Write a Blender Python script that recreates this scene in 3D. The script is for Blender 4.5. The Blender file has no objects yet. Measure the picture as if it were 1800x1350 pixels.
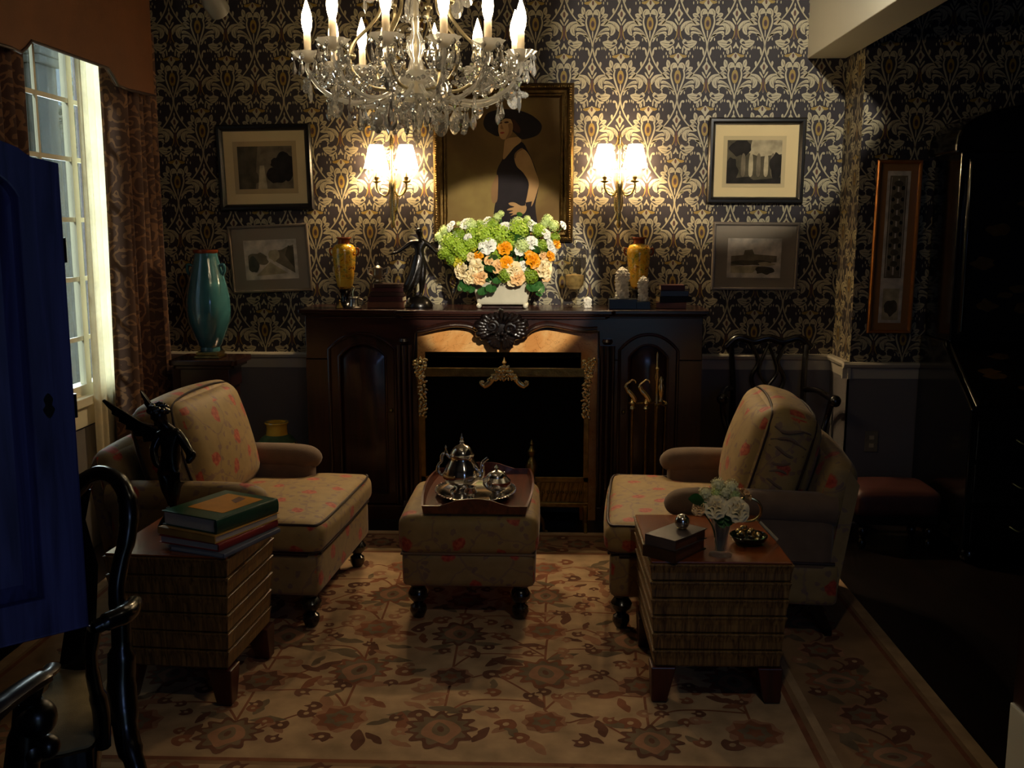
import bpy, bmesh, math, random
from mathutils import Vector, Matrix, noise
R = math.radians
random.seed(7)
sc = bpy.context.scene
COL = sc.collection
# ------------------------------------------------------------------ camera
H = 1.6; F = 1750.0; YAW = R(2.0); PIT = R(8.9)
cam_d = bpy.data.cameras.new('camera'); cam = bpy.data.objects.new('camera', cam_d); COL.objects.link(cam)
cam_d.sensor_width = 36; cam_d.lens = 36 * F / 1800; cam_d.clip_start = .02
cam.location = (0, 0, H); cam.rotation_euler = (R(90) - PIT, 0, YAW)
sc.camera = cam
_q = cam.rotation_euler.to_matrix()
def P(px, py, X=None, Y=None, Z=None):
    """a point of the place: the pixel's sight line met with a plane"""
    d = _q @ Vector(((px - 900) / F, (675 - py) / F, -1))
    t = Y / d.y if Y is not None else X / d.x if X is not None else (Z - H) / d.z
    return Vector((0, 0, H)) + d * t

# ------------------------------------------------------------------ materials
def lin(c):
    return tuple((x / 12.92 if x <= .04045 else ((x + .055) / 1.055) ** 2.4) for x in c)
def rgb(h):
    return lin(tuple(int(h[i:i + 2], 16) / 255 for i in (0, 2, 4)))
def nt(name):
    m = bpy.data.materials.new(name); m.use_nodes = True
    n = m.node_tree; n.nodes.clear()
    o = n.nodes.new('ShaderNodeOutputMaterial')
    return m, n, o
def N(n, t, **kw):
    x = n.nodes.new(t)
    for k, v in kw.items():
        if k.startswith('i_'): x.inputs[k[2:].replace('_', ' ')].default_value = v
        else: setattr(x, k, v)
    return x
def ramp(n, fac, stops, interp='LINEAR'):
    r = n.nodes.new('ShaderNodeValToRGB'); r.color_ramp.interpolation = interp
    e = r.color_ramp.elements
    while len(e) > 1: e.remove(e[-1])
    e[0].position = stops[0][0]; e[0].color = (*stops[0][1], 1)
    for p, c in stops[1:]:
        x = e.new(p); x.color = (*c, 1)
    n.links.new(fac, r.inputs[0]); return r.outputs[0]
def sca(c, k): return tuple(min(1, max(0, x * k)) for x in c)
def mat(name, hexc, rough=.5, metal=0, var=.18, scale=14, bump=0, bscale=60, spec=.5, coat=0, stretch=None, detail=4, sheen=0):
    m, n, o = nt(name); c = rgb(hexc)
    b = N(n, 'ShaderNodeBsdfPrincipled'); b.inputs['Roughness'].default_value = rough
    b.inputs['Metallic'].default_value = metal; b.inputs['Specular IOR Level'].default_value = spec
    b.inputs['Coat Weight'].default_value = coat; b.inputs['Coat Roughness'].default_value = .12
    b.inputs['Sheen Weight'].default_value = sheen
    tc = N(n, 'ShaderNodeTexCoord'); mp = N(n, 'ShaderNodeMapping')
    if stretch: mp.inputs['Scale'].default_value = stretch
    n.links.new(tc.outputs['Object'], mp.inputs[0])
    nz = N(n, 'ShaderNodeTexNoise', i_Scale=scale, i_Detail=detail); n.links.new(mp.outputs[0], nz.inputs['Vector'])
    n.links.new(ramp(n, nz.outputs['Fac'], [(.3, sca(c, 1 - var)), (.7, sca(c, 1 + var))]), b.inputs['Base Color'])
    if bump:
        n2 = N(n, 'ShaderNodeTexNoise', i_Scale=bscale, i_Detail=3); n.links.new(mp.outputs[0], n2.inputs['Vector'])
        bp = N(n, 'ShaderNodeBump', i_Strength=bump, i_Distance=.01); n.links.new(n2.outputs['Fac'], bp.inputs['Height'])
        n.links.new(bp.outputs[0], b.inputs['Normal'])
    n.links.new(b.outputs[0], o.inputs[0]); return m
def wood(name, a, b_, rough=.35, axis='z', scale=9, coat=.3, stretch=14):
    st = {'x': (1, stretch, stretch), 'y': (stretch, 1, stretch), 'z': (stretch, stretch, 1)}[axis]
    m, n, o = nt(name); b = N(n, 'ShaderNodeBsdfPrincipled'); b.inputs['Roughness'].default_value = rough
    b.inputs['Coat Weight'].default_value = coat; b.inputs['Coat Roughness'].default_value = .15
    tc = N(n, 'ShaderNodeTexCoord'); mp = N(n, 'ShaderNodeMapping'); mp.inputs['Scale'].default_value = st
    n.links.new(tc.outputs['Object'], mp.inputs[0])
    nz = N(n, 'ShaderNodeTexNoise', i_Scale=scale * .3, i_Detail=6, i_Distortion=.8); n.links.new(mp.outputs[0], nz.inputs['Vector'])
    n.links.new(ramp(n, nz.outputs['Fac'], [(.32, rgb(a)), (.68, rgb(b_))]), b.inputs['Base Color'])
    bp = N(n, 'ShaderNodeBump', i_Strength=.08, i_Distance=.004); n.links.new(nz.outputs['Fac'], bp.inputs['Height'])
    n.links.new(bp.outputs[0], b.inputs['Normal'])
    n.links.new(b.outputs[0], o.inputs[0]); return m
def emit(name, hexc, s):
    m, n, o = nt(name); e = N(n, 'ShaderNodeEmission'); e.inputs[0].default_value = (*rgb(hexc), 1); e.inputs[1].default_value = s
    n.links.new(e.outputs[0], o.inputs[0]); return m
def thin_glass(name, tint='ffffff', rough=.02, ior=1.45):
    m, n, o = nt(name)
    t = N(n, 'ShaderNodeBsdfTransparent'); t.inputs[0].default_value = (*rgb(tint), 1)
    g = N(n, 'ShaderNodeBsdfGlossy'); g.inputs['Roughness'].default_value = rough
    f = N(n, 'ShaderNodeFresnel'); gm = N(n, 'ShaderNodeNewGeometry'); ma = N(n, 'ShaderNodeMath', operation='MULTIPLY_ADD')
    n.links.new(gm.outputs['Backfacing'], ma.inputs[0]); ma.inputs[1].default_value = 1 / ior - ior; ma.inputs[2].default_value = ior; n.links.new(ma.outputs[0], f.inputs[0])
    mx = N(n, 'ShaderNodeMixShader'); n.links.new(f.outputs[0], mx.inputs[0]); n.links.new(t.outputs[0], mx.inputs[1]); n.links.new(g.outputs[0], mx.inputs[2])
    n.links.new(mx.outputs[0], o.inputs[0]); return m
def crystal(name, clear=.3, milk=.3):
    m, n, o = nt(name)
    g = N(n, 'ShaderNodeBsdfGlass'); g.inputs['IOR'].default_value = 1.6; g.inputs['Roughness'].default_value = 0.01
    t = N(n, 'ShaderNodeBsdfTransparent'); t.inputs[0].default_value = (.95, .94, .9, 1)
    mx = N(n, 'ShaderNodeMixShader'); mx.inputs[0].default_value = clear
    n.links.new(g.outputs[0], mx.inputs[1]); n.links.new(t.outputs[0], mx.inputs[2])
    d = N(n, 'ShaderNodeBsdfDiffuse'); d.inputs[0].default_value = (.9, .88, .82, 1); tl = N(n, 'ShaderNodeBsdfTranslucent'); tl.inputs[0].default_value = (.9, .88, .82, 1)
    m3 = N(n, 'ShaderNodeMixShader'); m3.inputs[0].default_value = .5; n.links.new(d.outputs[0], m3.inputs[1]); n.links.new(tl.outputs[0], m3.inputs[2])
    m4 = N(n, 'ShaderNodeMixShader'); m4.inputs[0].default_value = milk; n.links.new(mx.outputs[0], m4.inputs[1]); n.links.new(m3.outputs[0], m4.inputs[2])
    n.links.new(m4.outputs[0], o.inputs[0]); return m
def translucent(name, hexc, tl=.5, tr=0., vscale=30, var=.08):
    m, n, o = nt(name); c = rgb(hexc)
    d = N(n, 'ShaderNodeBsdfDiffuse'); t = N(n, 'ShaderNodeBsdfTranslucent'); tp = N(n, 'ShaderNodeBsdfTransparent')
    tc = N(n, 'ShaderNodeTexCoord'); nz = N(n, 'ShaderNodeTexNoise', i_Scale=vscale, i_Detail=3); n.links.new(tc.outputs['Object'], nz.inputs['Vector'])
    cc = ramp(n, nz.outputs['Fac'], [(.3, sca(c, 1 - var)), (.7, sca(c, 1 + var))])
    n.links.new(cc, d.inputs[0]); n.links.new(cc, t.inputs[0])
    mx = N(n, 'ShaderNodeMixShader'); mx.inputs[0].default_value = tl
    n.links.new(d.outputs[0], mx.inputs[1]); n.links.new(t.outputs[0], mx.inputs[2])
    m2 = N(n, 'ShaderNodeMixShader'); m2.inputs[0].default_value = tr
    n.links.new(mx.outputs[0], m2.inputs[1]); n.links.new(tp.outputs[0], m2.inputs[2])
    n.links.new(m2.outputs[0], o.inputs[0]); return m
def fabric_floral(name, base, flower, flower2, leaf, fs=7.0, rot=.6, soft=1.0):
    """sateen with rows of coral blossoms, mauve sprigs and fine stems, laid out in UV metres"""
    m, n, o = nt(name); L = n.links.new
    b = N(n, 'ShaderNodeBsdfPrincipled'); b.inputs['Roughness'].default_value = .62; b.inputs['Sheen Weight'].default_value = .15
    uv = N(n, 'ShaderNodeUVMap'); mp = N(n, 'ShaderNodeMapping'); mp.inputs['Rotation'].default_value = (0, 0, rot)
    L(uv.outputs[0], mp.inputs[0])
    nz = N(n, 'ShaderNodeTexNoise', i_Scale=22, i_Detail=3); L(mp.outputs[0], nz.inputs['Vector'])
    wp = N(n, 'ShaderNodeVectorMath', operation='SCALE'); wp.inputs['Scale'].default_value = .045
    sb = N(n, 'ShaderNodeVectorMath', operation='SUBTRACT'); sb.inputs[1].default_value = (.5, .5, .5)
    L(nz.outputs['Color'], sb.inputs[0]); L(sb.outputs[0], wp.inputs[0])
    ad = N(n, 'ShaderNodeVectorMath', operation='ADD'); L(mp.outputs[0], ad.inputs[0]); L(wp.outputs[0], ad.inputs[1])
    def vor(scale, rnd, feature='F1', vec=None):
        v = N(n, 'ShaderNodeTexVoronoi', feature=feature, voronoi_dimensions='2D'); v.inputs['Scale'].default_value = scale; v.inputs['Randomness'].default_value = rnd
        L(vec or ad.outputs[0], v.inputs['Vector']); return v
    def mask(sock, lo, hi):
        r = N(n, 'ShaderNodeMapRange'); r.inputs['From Min'].default_value = lo; r.inputs['From Max'].default_value = hi
        r.inputs['To Min'].default_value = 1; r.inputs['To Max'].default_value = 0; L(sock, r.inputs[0]); return r.outputs[0]
    def mixc(f, a, c):
        x = N(n, 'ShaderNodeMix', data_type='RGBA'); L(f, x.inputs['Factor'])
        if isinstance(a, tuple): x.inputs[6].default_value = (*a, 1)
        else: L(a, x.inputs[6])
        if isinstance(c, tuple): x.inputs[7].default_value = (*c, 1)
        else: L(c, x.inputs[7])
        return x.outputs[2]
    col = ramp(n, nz.outputs['Fac'], [(.3, sca(rgb(base), .88)), (.7, sca(rgb(base), 1.08))])
    # stems: thin lines where two cells meet
    ed = vor(5.2, .85, 'DISTANCE_TO_EDGE'); st = mask(ed.outputs['Distance'], .012, .03)
    s2 = N(n, 'ShaderNodeMath', operation='MULTIPLY'); L(st, s2.inputs[0]); s2.inputs[1].default_value = .5
    col = mixc(s2.outputs[0], col, rgb(leaf))
    lv = vor(19, 1.0); lm = mask(lv.outputs['Distance'], .17, .24)
    big = N(n, 'ShaderNodeTexNoise', i_Scale=7, i_Detail=1); L(mp.outputs[0], big.inputs['Vector'])
    lg = N(n, 'ShaderNodeMath', operation='GREATER_THAN'); lg.inputs[1].default_value = .47; L(big.outputs['Fac'], lg.inputs[0])
    l2 = N(n, 'ShaderNodeMath', operation='MULTIPLY'); L(lm, l2.inputs[0]); L(lg.outputs[0], l2.inputs[1])
    l3 = N(n, 'ShaderNodeMath', operation='MULTIPLY'); L(l2.outputs[0], l3.inputs[0]); l3.inputs[1].default_value = .7
    col = mixc(l3.outputs[0], col, rgb(leaf))
    fl = vor(fs, .42); fm = mask(fl.outputs['Distance'], .15, .19)
    pet = N(n, 'ShaderNodeTexNoise', i_Scale=60, i_Detail=2); L(mp.outputs[0], pet.inputs['Vector'])
    fc = ramp(n, pet.outputs['Fac'], [(.38, rgb(flower)), (.62, rgb(flower2))])
    col = mixc(fm, col, fc)
    L(col, b.inputs['Base Color'])
    wv = N(n, 'ShaderNodeTexNoise', i_Scale=500, i_Detail=1); L(uv.outputs[0], wv.inputs['Vector'])
    bp = N(n, 'ShaderNodeBump', i_Strength=.12, i_Distance=.002); L(wv.outputs['Fac'], bp.inputs['Height']); L(bp.outputs[0], b.inputs['Normal'])
    L(b.outputs[0], o.inputs[0]); return m
def fabric_scroll(name, a, c, scale=9, rough=.75):
    """damask scrolls: distorted rings of a lighter tone on the ground tone"""
    m, n, o = nt(name); L = n.links.new
    b = N(n, 'ShaderNodeBsdfPrincipled'); b.inputs['Roughness'].default_value = rough; b.inputs['Sheen Weight'].default_value = .2
    uv = N(n, 'ShaderNodeUVMap'); w = N(n, 'ShaderNodeTexWave', wave_type='RINGS', rings_direction='SPHERICAL')
    v = N(n, 'ShaderNodeTexVoronoi', voronoi_dimensions='2D'); v.inputs['Scale'].default_value = scale; v.inputs['Randomness'].default_value = .8
    nz = N(n, 'ShaderNodeTexNoise', i_Scale=scale * 1.6, i_Detail=2); L(uv.outputs[0], nz.inputs['Vector'])
    ad = N(n, 'ShaderNodeMath', operation='MULTIPLY_ADD'); L(nz.outputs['Fac'], ad.inputs[0]); ad.inputs[1].default_value = .9
    L(uv.outputs[0], v.inputs['Vector']); L(v.outputs['Distance'], ad.inputs[2])
    s = N(n, 'ShaderNodeMath', operation='SINE'); k = N(n, 'ShaderNodeMath', operation='MULTIPLY'); k.inputs[1].default_value = 17
    L(ad.outputs[0], k.inputs[0]); L(k.outputs[0], s.inputs[0])
    L(ramp(n, s.outputs[0], [(.45, rgb(a)), (.6, rgb(c))]), b.inputs['Base Color'])
    L(b.outputs[0], o.inputs[0]); return m
def marble(name, stops, scale=4):
    m, n, o = nt(name); L = n.links.new
    b = N(n, 'ShaderNodeBsdfPrincipled'); b.inputs['Roughness'].default_value = .22
    tc = N(n, 'ShaderNodeTexCoord'); nz = N(n, 'ShaderNodeTexNoise', i_Scale=scale, i_Detail=8, i_Distortion=1.4, i_Roughness=.6); L(tc.outputs['Object'], nz.inputs['Vector'])
    v = N(n, 'ShaderNodeTexNoise', i_Scale=scale * 1.7, i_Detail=5, i_Distortion=2.5); L(tc.outputs['Object'], v.inputs['Vector'])
    ab = N(n, 'ShaderNodeMath', operation='SUBTRACT'); ab.inputs[1].default_value = .5; L(v.outputs['Fac'], ab.inputs[0])
    a2 = N(n, 'ShaderNodeMath', operation='ABSOLUTE'); L(ab.outputs[0], a2.inputs[0])
    vein = ramp(n, a2.outputs[0], [(0, (.7, .7, .7)), (.008, (0, 0, 0))])
    mx = N(n, 'ShaderNodeMix', data_type='RGBA'); L(vein, mx.inputs['Factor'])
    L(ramp(n, nz.outputs['Fac'], [(p, rgb(c)) for p, c in stops]), mx.inputs[6]); mx.inputs[7].default_value = (*rgb('6a3c22'), 1)
    L(mx.outputs[2], b.inputs['Base Color']); L(b.outputs[0], o.inputs[0]); return m
def blotch(name, stops, scale=12, rough=.25, metal=0, coat=.5, dist=1.2):
    m, n, o = nt(name); L = n.links.new
    b = N(n, 'ShaderNodeBsdfPrincipled'); b.inputs['Roughness'].default_value = rough; b.inputs['Metallic'].default_value = metal
    b.inputs['Coat Weight'].default_value = coat; b.inputs['Coat Roughness'].default_value = .05; b.inputs['Specular IOR Level'].default_value = .5 if rough < .5 else .12
    tc = N(n, 'ShaderNodeTexCoord'); nz = N(n, 'ShaderNodeTexNoise', i_Scale=scale, i_Detail=5, i_Distortion=dist); L(tc.outputs['Object'], nz.inputs['Vector'])
    L(ramp(n, nz.outputs['Fac'], [(p, rgb(c)) for p, c in stops]), b.inputs['Base Color']); L(b.outputs[0], o.inputs[0]); return m

# ------------------------------------------------------------------ mesh builder
def cat(pts, closed=False, sub=6):
    """Catmull-Rom through points of any dimension"""
    pts = [tuple(p) for p in pts]; n = len(pts); out = []
    rng = range(n) if closed else range(n - 1)
    for i in rng:
        if closed: p0, p1, p2, p3 = pts[i - 1], pts[i], pts[(i + 1) % n], pts[(i + 2) % n]
        else: p0, p1, p2, p3 = pts[max(0, i - 1)], pts[i], pts[i + 1], pts[min(n - 1, i + 2)]
        for k in range(sub):
            t = k / sub
            out.append(tuple(.5 * (2 * b + (c - a) * t + (2 * a - 5 * b + 4 * c - d) * t * t + (3 * b - a - 3 * c + d) * t ** 3) for a, b, c, d in zip(p0, p1, p2, p3)))
    if not closed: out.append(pts[-1])
    return out
class MB:
    def __init__(s): s.v = []; s.f = []; s.m = []; s.s = []
    def add(s, vs, fs, mi=0, smooth=True, M=None):
        o = len(s.v)
        for p in vs:
            p = Vector(p)
            s.v.append(tuple(M @ p if M else p))
        for f in fs:
            s.f.append(tuple(i + o for i in f)); s.m.append(mi); s.s.append(smooth)
        return s
    def box(s, x0, x1, y0, y1, z0, z1, mi=0, M=None):
        v = [(x, y, z) for z in (z0, z1) for y in (y0, y1) for x in (x0, x1)]
        return s.add(v, [(0, 2, 3, 1), (4, 5, 7, 6), (0, 1, 5, 4), (2, 6, 7, 3), (0, 4, 6, 2), (1, 3, 7, 5)], mi, False, M)
    def hexa(s, bot, top, mi=0, M=None, smooth=False):
        n = len(bot)
        return s.add(list(bot) + list(top), [tuple(range(n))[::-1], tuple(range(n, 2 * n))] + [(i, (i + 1) % n, n + (i + 1) % n, n + i) for i in range(n)], mi, smooth, M)
    def tube(s, path, r, n=8, mi=0, closed=False, M=None, caps=True, flat=None):
        path = [Vector(p) for p in path]; k = len(path)
        rs = r if isinstance(r, (list, tuple)) else [r] * k
        if len(rs) != k: rs = [rs[min(len(rs) - 1, int(i * len(rs) / k))] if len(rs) != 2 else rs[0] + (rs[1] - rs[0]) * i / (k - 1) for i in range(k)]
        vs = []; nrm = None
        for i, p in enumerate(path):
            a = path[i - 1] if (i or closed) else p; b = path[(i + 1) % k] if (i < k - 1 or closed) else p
            t = (b - a); t = t.normalized() if t.length > 1e-9 else Vector((0, 0, 1))
            if nrm is None:
                nrm = t.orthogonal().normalized() if flat is None else (Vector(flat[1]) - t * t.dot(Vector(flat[1]))).normalized()
            nrm = (nrm - t * nrm.dot(t)); nrm = nrm.normalized() if nrm.length > 1e-6 else t.orthogonal().normalized()
            bn = t.cross(nrm)
            fa = flat[0] if flat else 1
            for j in range(n):
                an = 2 * math.pi * j / n
                vs.append(p + (nrm * math.cos(an) + bn * math.sin(an) * fa) * max(rs[i], 1e-4))
        fs = []
        for i in range(k if closed else k - 1):
            for j in range(n):
                a = i * n + j; b = i * n + (j + 1) % n; c = ((i + 1) % k) * n + (j + 1) % n; d = ((i + 1) % k) * n + j
                fs.append((a, b, c, d))
        if caps and not closed: fs += [tuple(range(n))[::-1], tuple(range((k - 1) * n, k * n))]
        return s.add(vs, fs, mi, True, M)
    def lathe(s, prof, n=24, c=(0, 0, 0), mi=0, M=None, smooth=True, ang=0, sx=1, sy=1, wob=None):
        vs = []; fs = []
        for r, z in prof:
            for j in range(n):
                a = 2 * math.pi * j / n + ang; rr = r * (1 + (wob(a, z) if wob else 0))
                vs.append((c[0] + rr * math.cos(a) * sx, c[1] + rr * math.sin(a) * sy, c[2] + z))
        k = len(prof)
        for i in range(k - 1):
            for j in range(n):
                fs.append((i * n + j, i * n + (j + 1) % n, (i + 1) * n + (j + 1) % n, (i + 1) * n + j))
        fs += [tuple(range(n))[::-1], tuple(range((k - 1) * n, k * n))]
        return s.add(vs, fs, mi, smooth, M)
    def ball(s, c, r, mi=0, nu=12, nv=8, sx=1, sy=1, sz=1, M=None, smooth=True):
        pr = [(max(1e-4, math.sin(math.pi * i / nv)) * r, -math.cos(math.pi * i / nv) * r * sz) for i in range(nv + 1)]
        return s.lathe(pr, nu, c, mi, M, smooth, 0, sx, sy)
    def prism(s, poly, d0, d1, plane='xz', mi=0, M=None, smooth=False):
        def mk(p, d):
            return (p[0], d, p[1]) if plane == 'xz' else (d, p[0], p[1]) if plane == 'yz' else (p[0], p[1], d)
        return s.hexa([mk(p, d0) for p in poly], [mk(p, d1) for p in poly], mi, M, smooth)
    def poly(s, pts, mi=0, M=None):
        return s.add(pts, [tuple(range(len(pts)))], mi, False, M)
    def loft(s, rings, mi=0, M=None, closed=True, caps=True, smooth=True):
        n = len(rings[0]); vs = [p for r in rings for p in r]; fs = []
        for i in range(len(rings) - 1):
            for j in range(n if closed else n - 1):
                fs.append((i * n + j, i * n + (j + 1) % n, (i + 1) * n + (j + 1) % n, (i + 1) * n + j))
        if caps and closed: fs += [tuple(range(n))[::-1], tuple(range((len(rings) - 1) * n, len(rings) * n))]
        return s.add(vs, fs, mi, smooth, M)
    def rbox(s, c, h, r, mi=0, cuts=14, puff=(0, 0, 0), M=None, bend=None):
        """soft rounded box: centre, half sizes, corner radius, crowning per axis"""
        n = cuts; g = [math.sin((-1 + 2 * i / n) * math.pi / 2) for i in range(n + 1)]
        idx = {}; vs = []; fs = []
        def vid(p):
            k = tuple(round(x, 6) for x in p)
            if k not in idx:
                idx[k] = len(vs); q = Vector([k[i] * h[i] for i in range(3)])
                inn = Vector([max(-(h[i] - r), min(h[i] - r, q[i])) for i in range(3)])
                dv = q - inn
                q = inn + (dv.normalized() * r if dv.length > 1e-9 else dv)
                for a in range(3):
                    if puff[a]:
                        b_, c_ = [k[j] for j in range(3) if j != a]
                        q[a] += puff[a] * k[a] * (1 - b_ * b_) * (1 - c_ * c_)
                if bend: q = Vector(bend(q))
                vs.append(Vector(c) + q)
            return idx[k]
        for ax in range(3):
            for sg in (-1, 1):
                for i in range(n):
                    for j in range(n):
                        qd = []
                        for (a, b) in ((i, j), (i + 1, j), (i + 1, j + 1), (i, j + 1)):
                            p = [0, 0, 0]; p[ax] = sg; p[(ax + 1) % 3] = g[a]; p[(ax + 2) % 3] = g[b]; qd.append(vid(p))
                        fs.append(tuple(qd if sg > 0 else qd[::-1]))
        return s.add(vs, fs, mi, True, M)
    def build(s, name, mats, parent=None, loc=(0, 0, 0), rot=(0, 0, 0), uv=False, bevel=0, seg=2, sharp=42, subsurf=0):
        me = bpy.data.meshes.new(name); me.from_pydata(s.v, [], s.f)
        if not isinstance(mats, (list, tuple)): mats = [mats]
        for m in mats: me.materials.append(m)
        me.polygons.foreach_set('material_index', s.m); me.polygons.foreach_set('use_smooth', s.s)
        me.update()
        if any(s.s): me.set_sharp_from_angle(angle=R(sharp))
        if uv:
            l = me.uv_layers.new(name='UVMap'); ox, oy = random.random() * 3, random.random() * 3
            for p in me.polygons:
                nn = p.normal; a = max(range(3), key=lambda i: abs(nn[i]))
                for li in p.loop_indices:
                    co = me.vertices[me.loops[li].vertex_index].co
                    q = ((co.y, co.z), (co.x, co.z), (co.x, co.y))[a]
                    l.data[li].uv = (q[0] + ox, q[1] + oy) if not callable(uv) else uv(co)
        o = bpy.data.objects.new(name, me); COL.objects.link(o); o.location = loc; o.rotation_euler = rot
        if parent: o.parent = parent
        if bevel:
            b = o.modifiers.new('bevel', 'BEVEL'); b.width = bevel; b.segments = seg; b.limit_method = 'ANGLE'; b.angle_limit = R(40)
        if subsurf:
            b = o.modifiers.new('sub', 'SUBSURF'); b.levels = b.render_levels = subsurf
        return o
def thing(name, label, cat_, loc=(0, 0, 0), rotz=0, group=None):
    o = bpy.data.objects.new(name, None); COL.objects.link(o); o.empty_display_size = .05
    o.location = loc; o.rotation_euler = (0, 0, rotz); return tag(o, label, cat_, group)
def tag(o, label, cat_, group=None):
    o['label'] = label; o['category'] = cat_
    if group: o['group'] = group
    return o
def struct(o): o['kind'] = 'structure'; return o
def skin(name, pts, edges, m, parent=None, sub=2, loc=(0, 0, 0), rotz=0):
    """one continuous body grown on a skeleton: pts = [(x,y,z,rx,ry)]"""
    me = bpy.data.meshes.new(name); me.from_pydata([p[:3] for p in pts], edges, [])
    o = bpy.data.objects.new(name, me); COL.objects.link(o); o.location = loc; o.rotation_euler = (0, 0, rotz)
    me.materials.append(m)
    sk = o.modifiers.new('skin', 'SKIN'); sk.use_smooth_shade = True
    for v, p in zip(me.skin_vertices[0].data, pts): v.radius = (p[3], p[4] if len(p) > 4 else p[3])
    me.skin_vertices[0].data[0].use_root = True
    b = o.modifiers.new('sub', 'SUBSURF'); b.levels = b.render_levels = sub
    if parent: o.parent = parent
    return o
def dup(root, loc, rotz, label, group=None):
    r = root.copy(); COL.objects.link(r); r.location = loc; r.rotation_euler = (0, 0, rotz); r['label'] = label
    if group: r['group'] = group
    for ch in list(root.children):
        c = ch.copy(); COL.objects.link(c); c.parent = r
        for g in ch.children:
            d = g.copy(); COL.objects.link(d); d.parent = c
    return r
def T(x=0, y=0, z=0): return Matrix.Translation((x, y, z))
def RZ(a): return Matrix.Rotation(a, 4, 'Z')
def RX(a): return Matrix.Rotation(a, 4, 'X')
def RY(a): return Matrix.Rotation(a, 4, 'Y')
# ------------------------------------------------------------------ palette
M_dark = wood('dark_walnut', '140807', '351812', .28, 'z', 7, .45)
M_darkx = wood('dark_walnut_long', '140807', '371a13', .26, 'x', 7, .5)
M_carve = mat('carved_ebonised_wood', '120b0a', .3, 0, .3, 30, 0, 60, .5, .3)
M_black = mat('ebonised_turned_wood', '0a0707', .25, 0, .2, 20, 0, 60, .5, .4)
M_maho = wood('mahogany', '40180c', '6e3218', .3, 'y', 7, .4)
M_cab = wood('daylit_blue_pine_door', '34345c', '62609a', .33, 'z', 9, .4)  # blue of the daylight is put into the door's wood colour
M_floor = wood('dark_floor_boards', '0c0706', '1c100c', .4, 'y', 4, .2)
M_tabletop = wood('burl_table_top', '6a3110', '9a5320', .22, 'x', 6, .6, 3)
M_tier = wood('straw_veneer_tiers', '3c2410', '8d6c3c', .4, 'z', 14, .25, 26)
M_redleg = wood('reddish_feet', '2c0c08', '4a170e', .35, 'z', 6, .3)
M_fab = fabric_floral('floral_sateen', 'a0834c', '9c2f1a', 'c05a38', '7a5a50', 6.2)
M_fabside = fabric_floral('floral_sateen_sides', '94794a', '9a2c1a', 'bb4c30', '6d5250', 5.8)
M_plain = mat('plain_taupe_velvet', '725c4a', .8, 0, .15, 12, .1, 200, .2, 0, None, 3, .3)
M_welt = mat('dark_welt_cord', '2a1512', .6)
M_rug = mat('rug_cream_pile', 'b99b78', .95, 0, .24, 9, .3, 500, .1)
M_rugborder = mat('rug_border_pile', '9c7c5c', .95, 0, .18, 8, .3, 500, .1)
M_rugr = mat('rug_rust_wool', '8c5c44', .95, 0, .25, 12, .2, 500, .1)
M_rugb = mat('rug_brown_wool', '704c3c', .95, 0, .25, 12, .2, 500, .1)
M_rugg = mat('rug_olive_wool', '7c6a54', .95, 0, .25, 12, .2, 500, .1)
M_rugp = mat('rug_rose_wool', 'a67a5e', .95, 0, .2, 12, .2, 500, .1)
M_wp = mat('wallpaper_ground', '2a2428', .62, 0, .12, 3, 0, 60, .35)
M_wpl = mat('wallpaper_gold_leaf', 'a39878', .48, 0, .08, 4, 0, 60, .5)
M_wpo = mat('wallpaper_ochre', '8c7226', .55, 0, .1, 6)
M_wpb = mat('wallpaper_brown', '4a2a20', .6, 0, .1, 6)
M_wains = mat('grey_wainscot_paint', '6f6a68', .5, 0, .05, 3)
M_trim = mat('cream_trim_paint', 'b9b2a0', .4, 0, .04, 4)
M_ceil = mat('ceiling_paint', '6a6458', .8, 0, .05, 3)
M_beam = mat('white_beam_paint', 'd9d5c2', .45, 0, .04, 2)
M_winp = mat('window_cream_paint', 'd8d0b4', .45, 0, .05, 5)
M_gold = mat('bronzed_gilt', '5c4828', .38, 1, .35, 30, .4, 120)
M_brass = mat('polished_brass', 'dcc48c', .26, 1, .15, 20)
M_brassd = mat('old_brass', '85703f', .32, 1, .3, 25, .2, 100)
M_silver = mat('polished_silver', 'dedad4', .15, 1, .06, 10)
M_pewter = mat('pewter', '9a948c', .28, 1, .15, 20)
M_bronze = mat('dark_bronze', '16120f', .3, .6, .3, 14, .15, 60, .5, .3)
M_blackfr = mat('black_frame_lacquer', '0d0c0d', .3, 0, .2, 20, 0, 60, .5, .3)
M_silverfr = mat('champagne_frame_leaf', '8d8070', .35, .7, .15, 20)
M_goldfr = mat('amber_gilt_frame', 'a8692c', .35, .5, .15, 20)
M_matc = mat('cream_mount', 'e8d09a', .8, 0, .04, 4)
M_matg = mat('taupe_mount', '9a8c78', .8, 0, .05, 4)
M_glass = thin_glass('picture_glass', 'ffffff', .03, 1.45)
M_pane = thin_glass('window_pane_glass', 'e6f0f0', .02, 1.4)
M_jar = thin_glass('clear_jar_glass', 'f6f4ee', .03, 1.35); M_jar2 = crystal('fluted_vase_glass', .5, .15); M_dried = mat('dried_petals', '8a7448', .8, 0, .4, 40); M_champ = mat('champagne_metal', 'c8b890', .3, .9, .1, 12)
M_cry = crystal('cut_crystal', .10, .2); M_bob = crystal('moulded_glass_dish', .25, .28)
M_crya = crystal('blown_glass_arm', .35, .3)
M_bulb = emit('lit_candle_bulb', 'ffe4b8', 38)
M_bulb2 = emit('lit_sconce_bulb', 'ffdcaa', 2000)
M_wax = translucent('candle_sleeve_card', 'f3e8d2', .35)
M_shade = translucent('pleated_silk_shade', 'fbf0d8', .6, .1)
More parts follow.
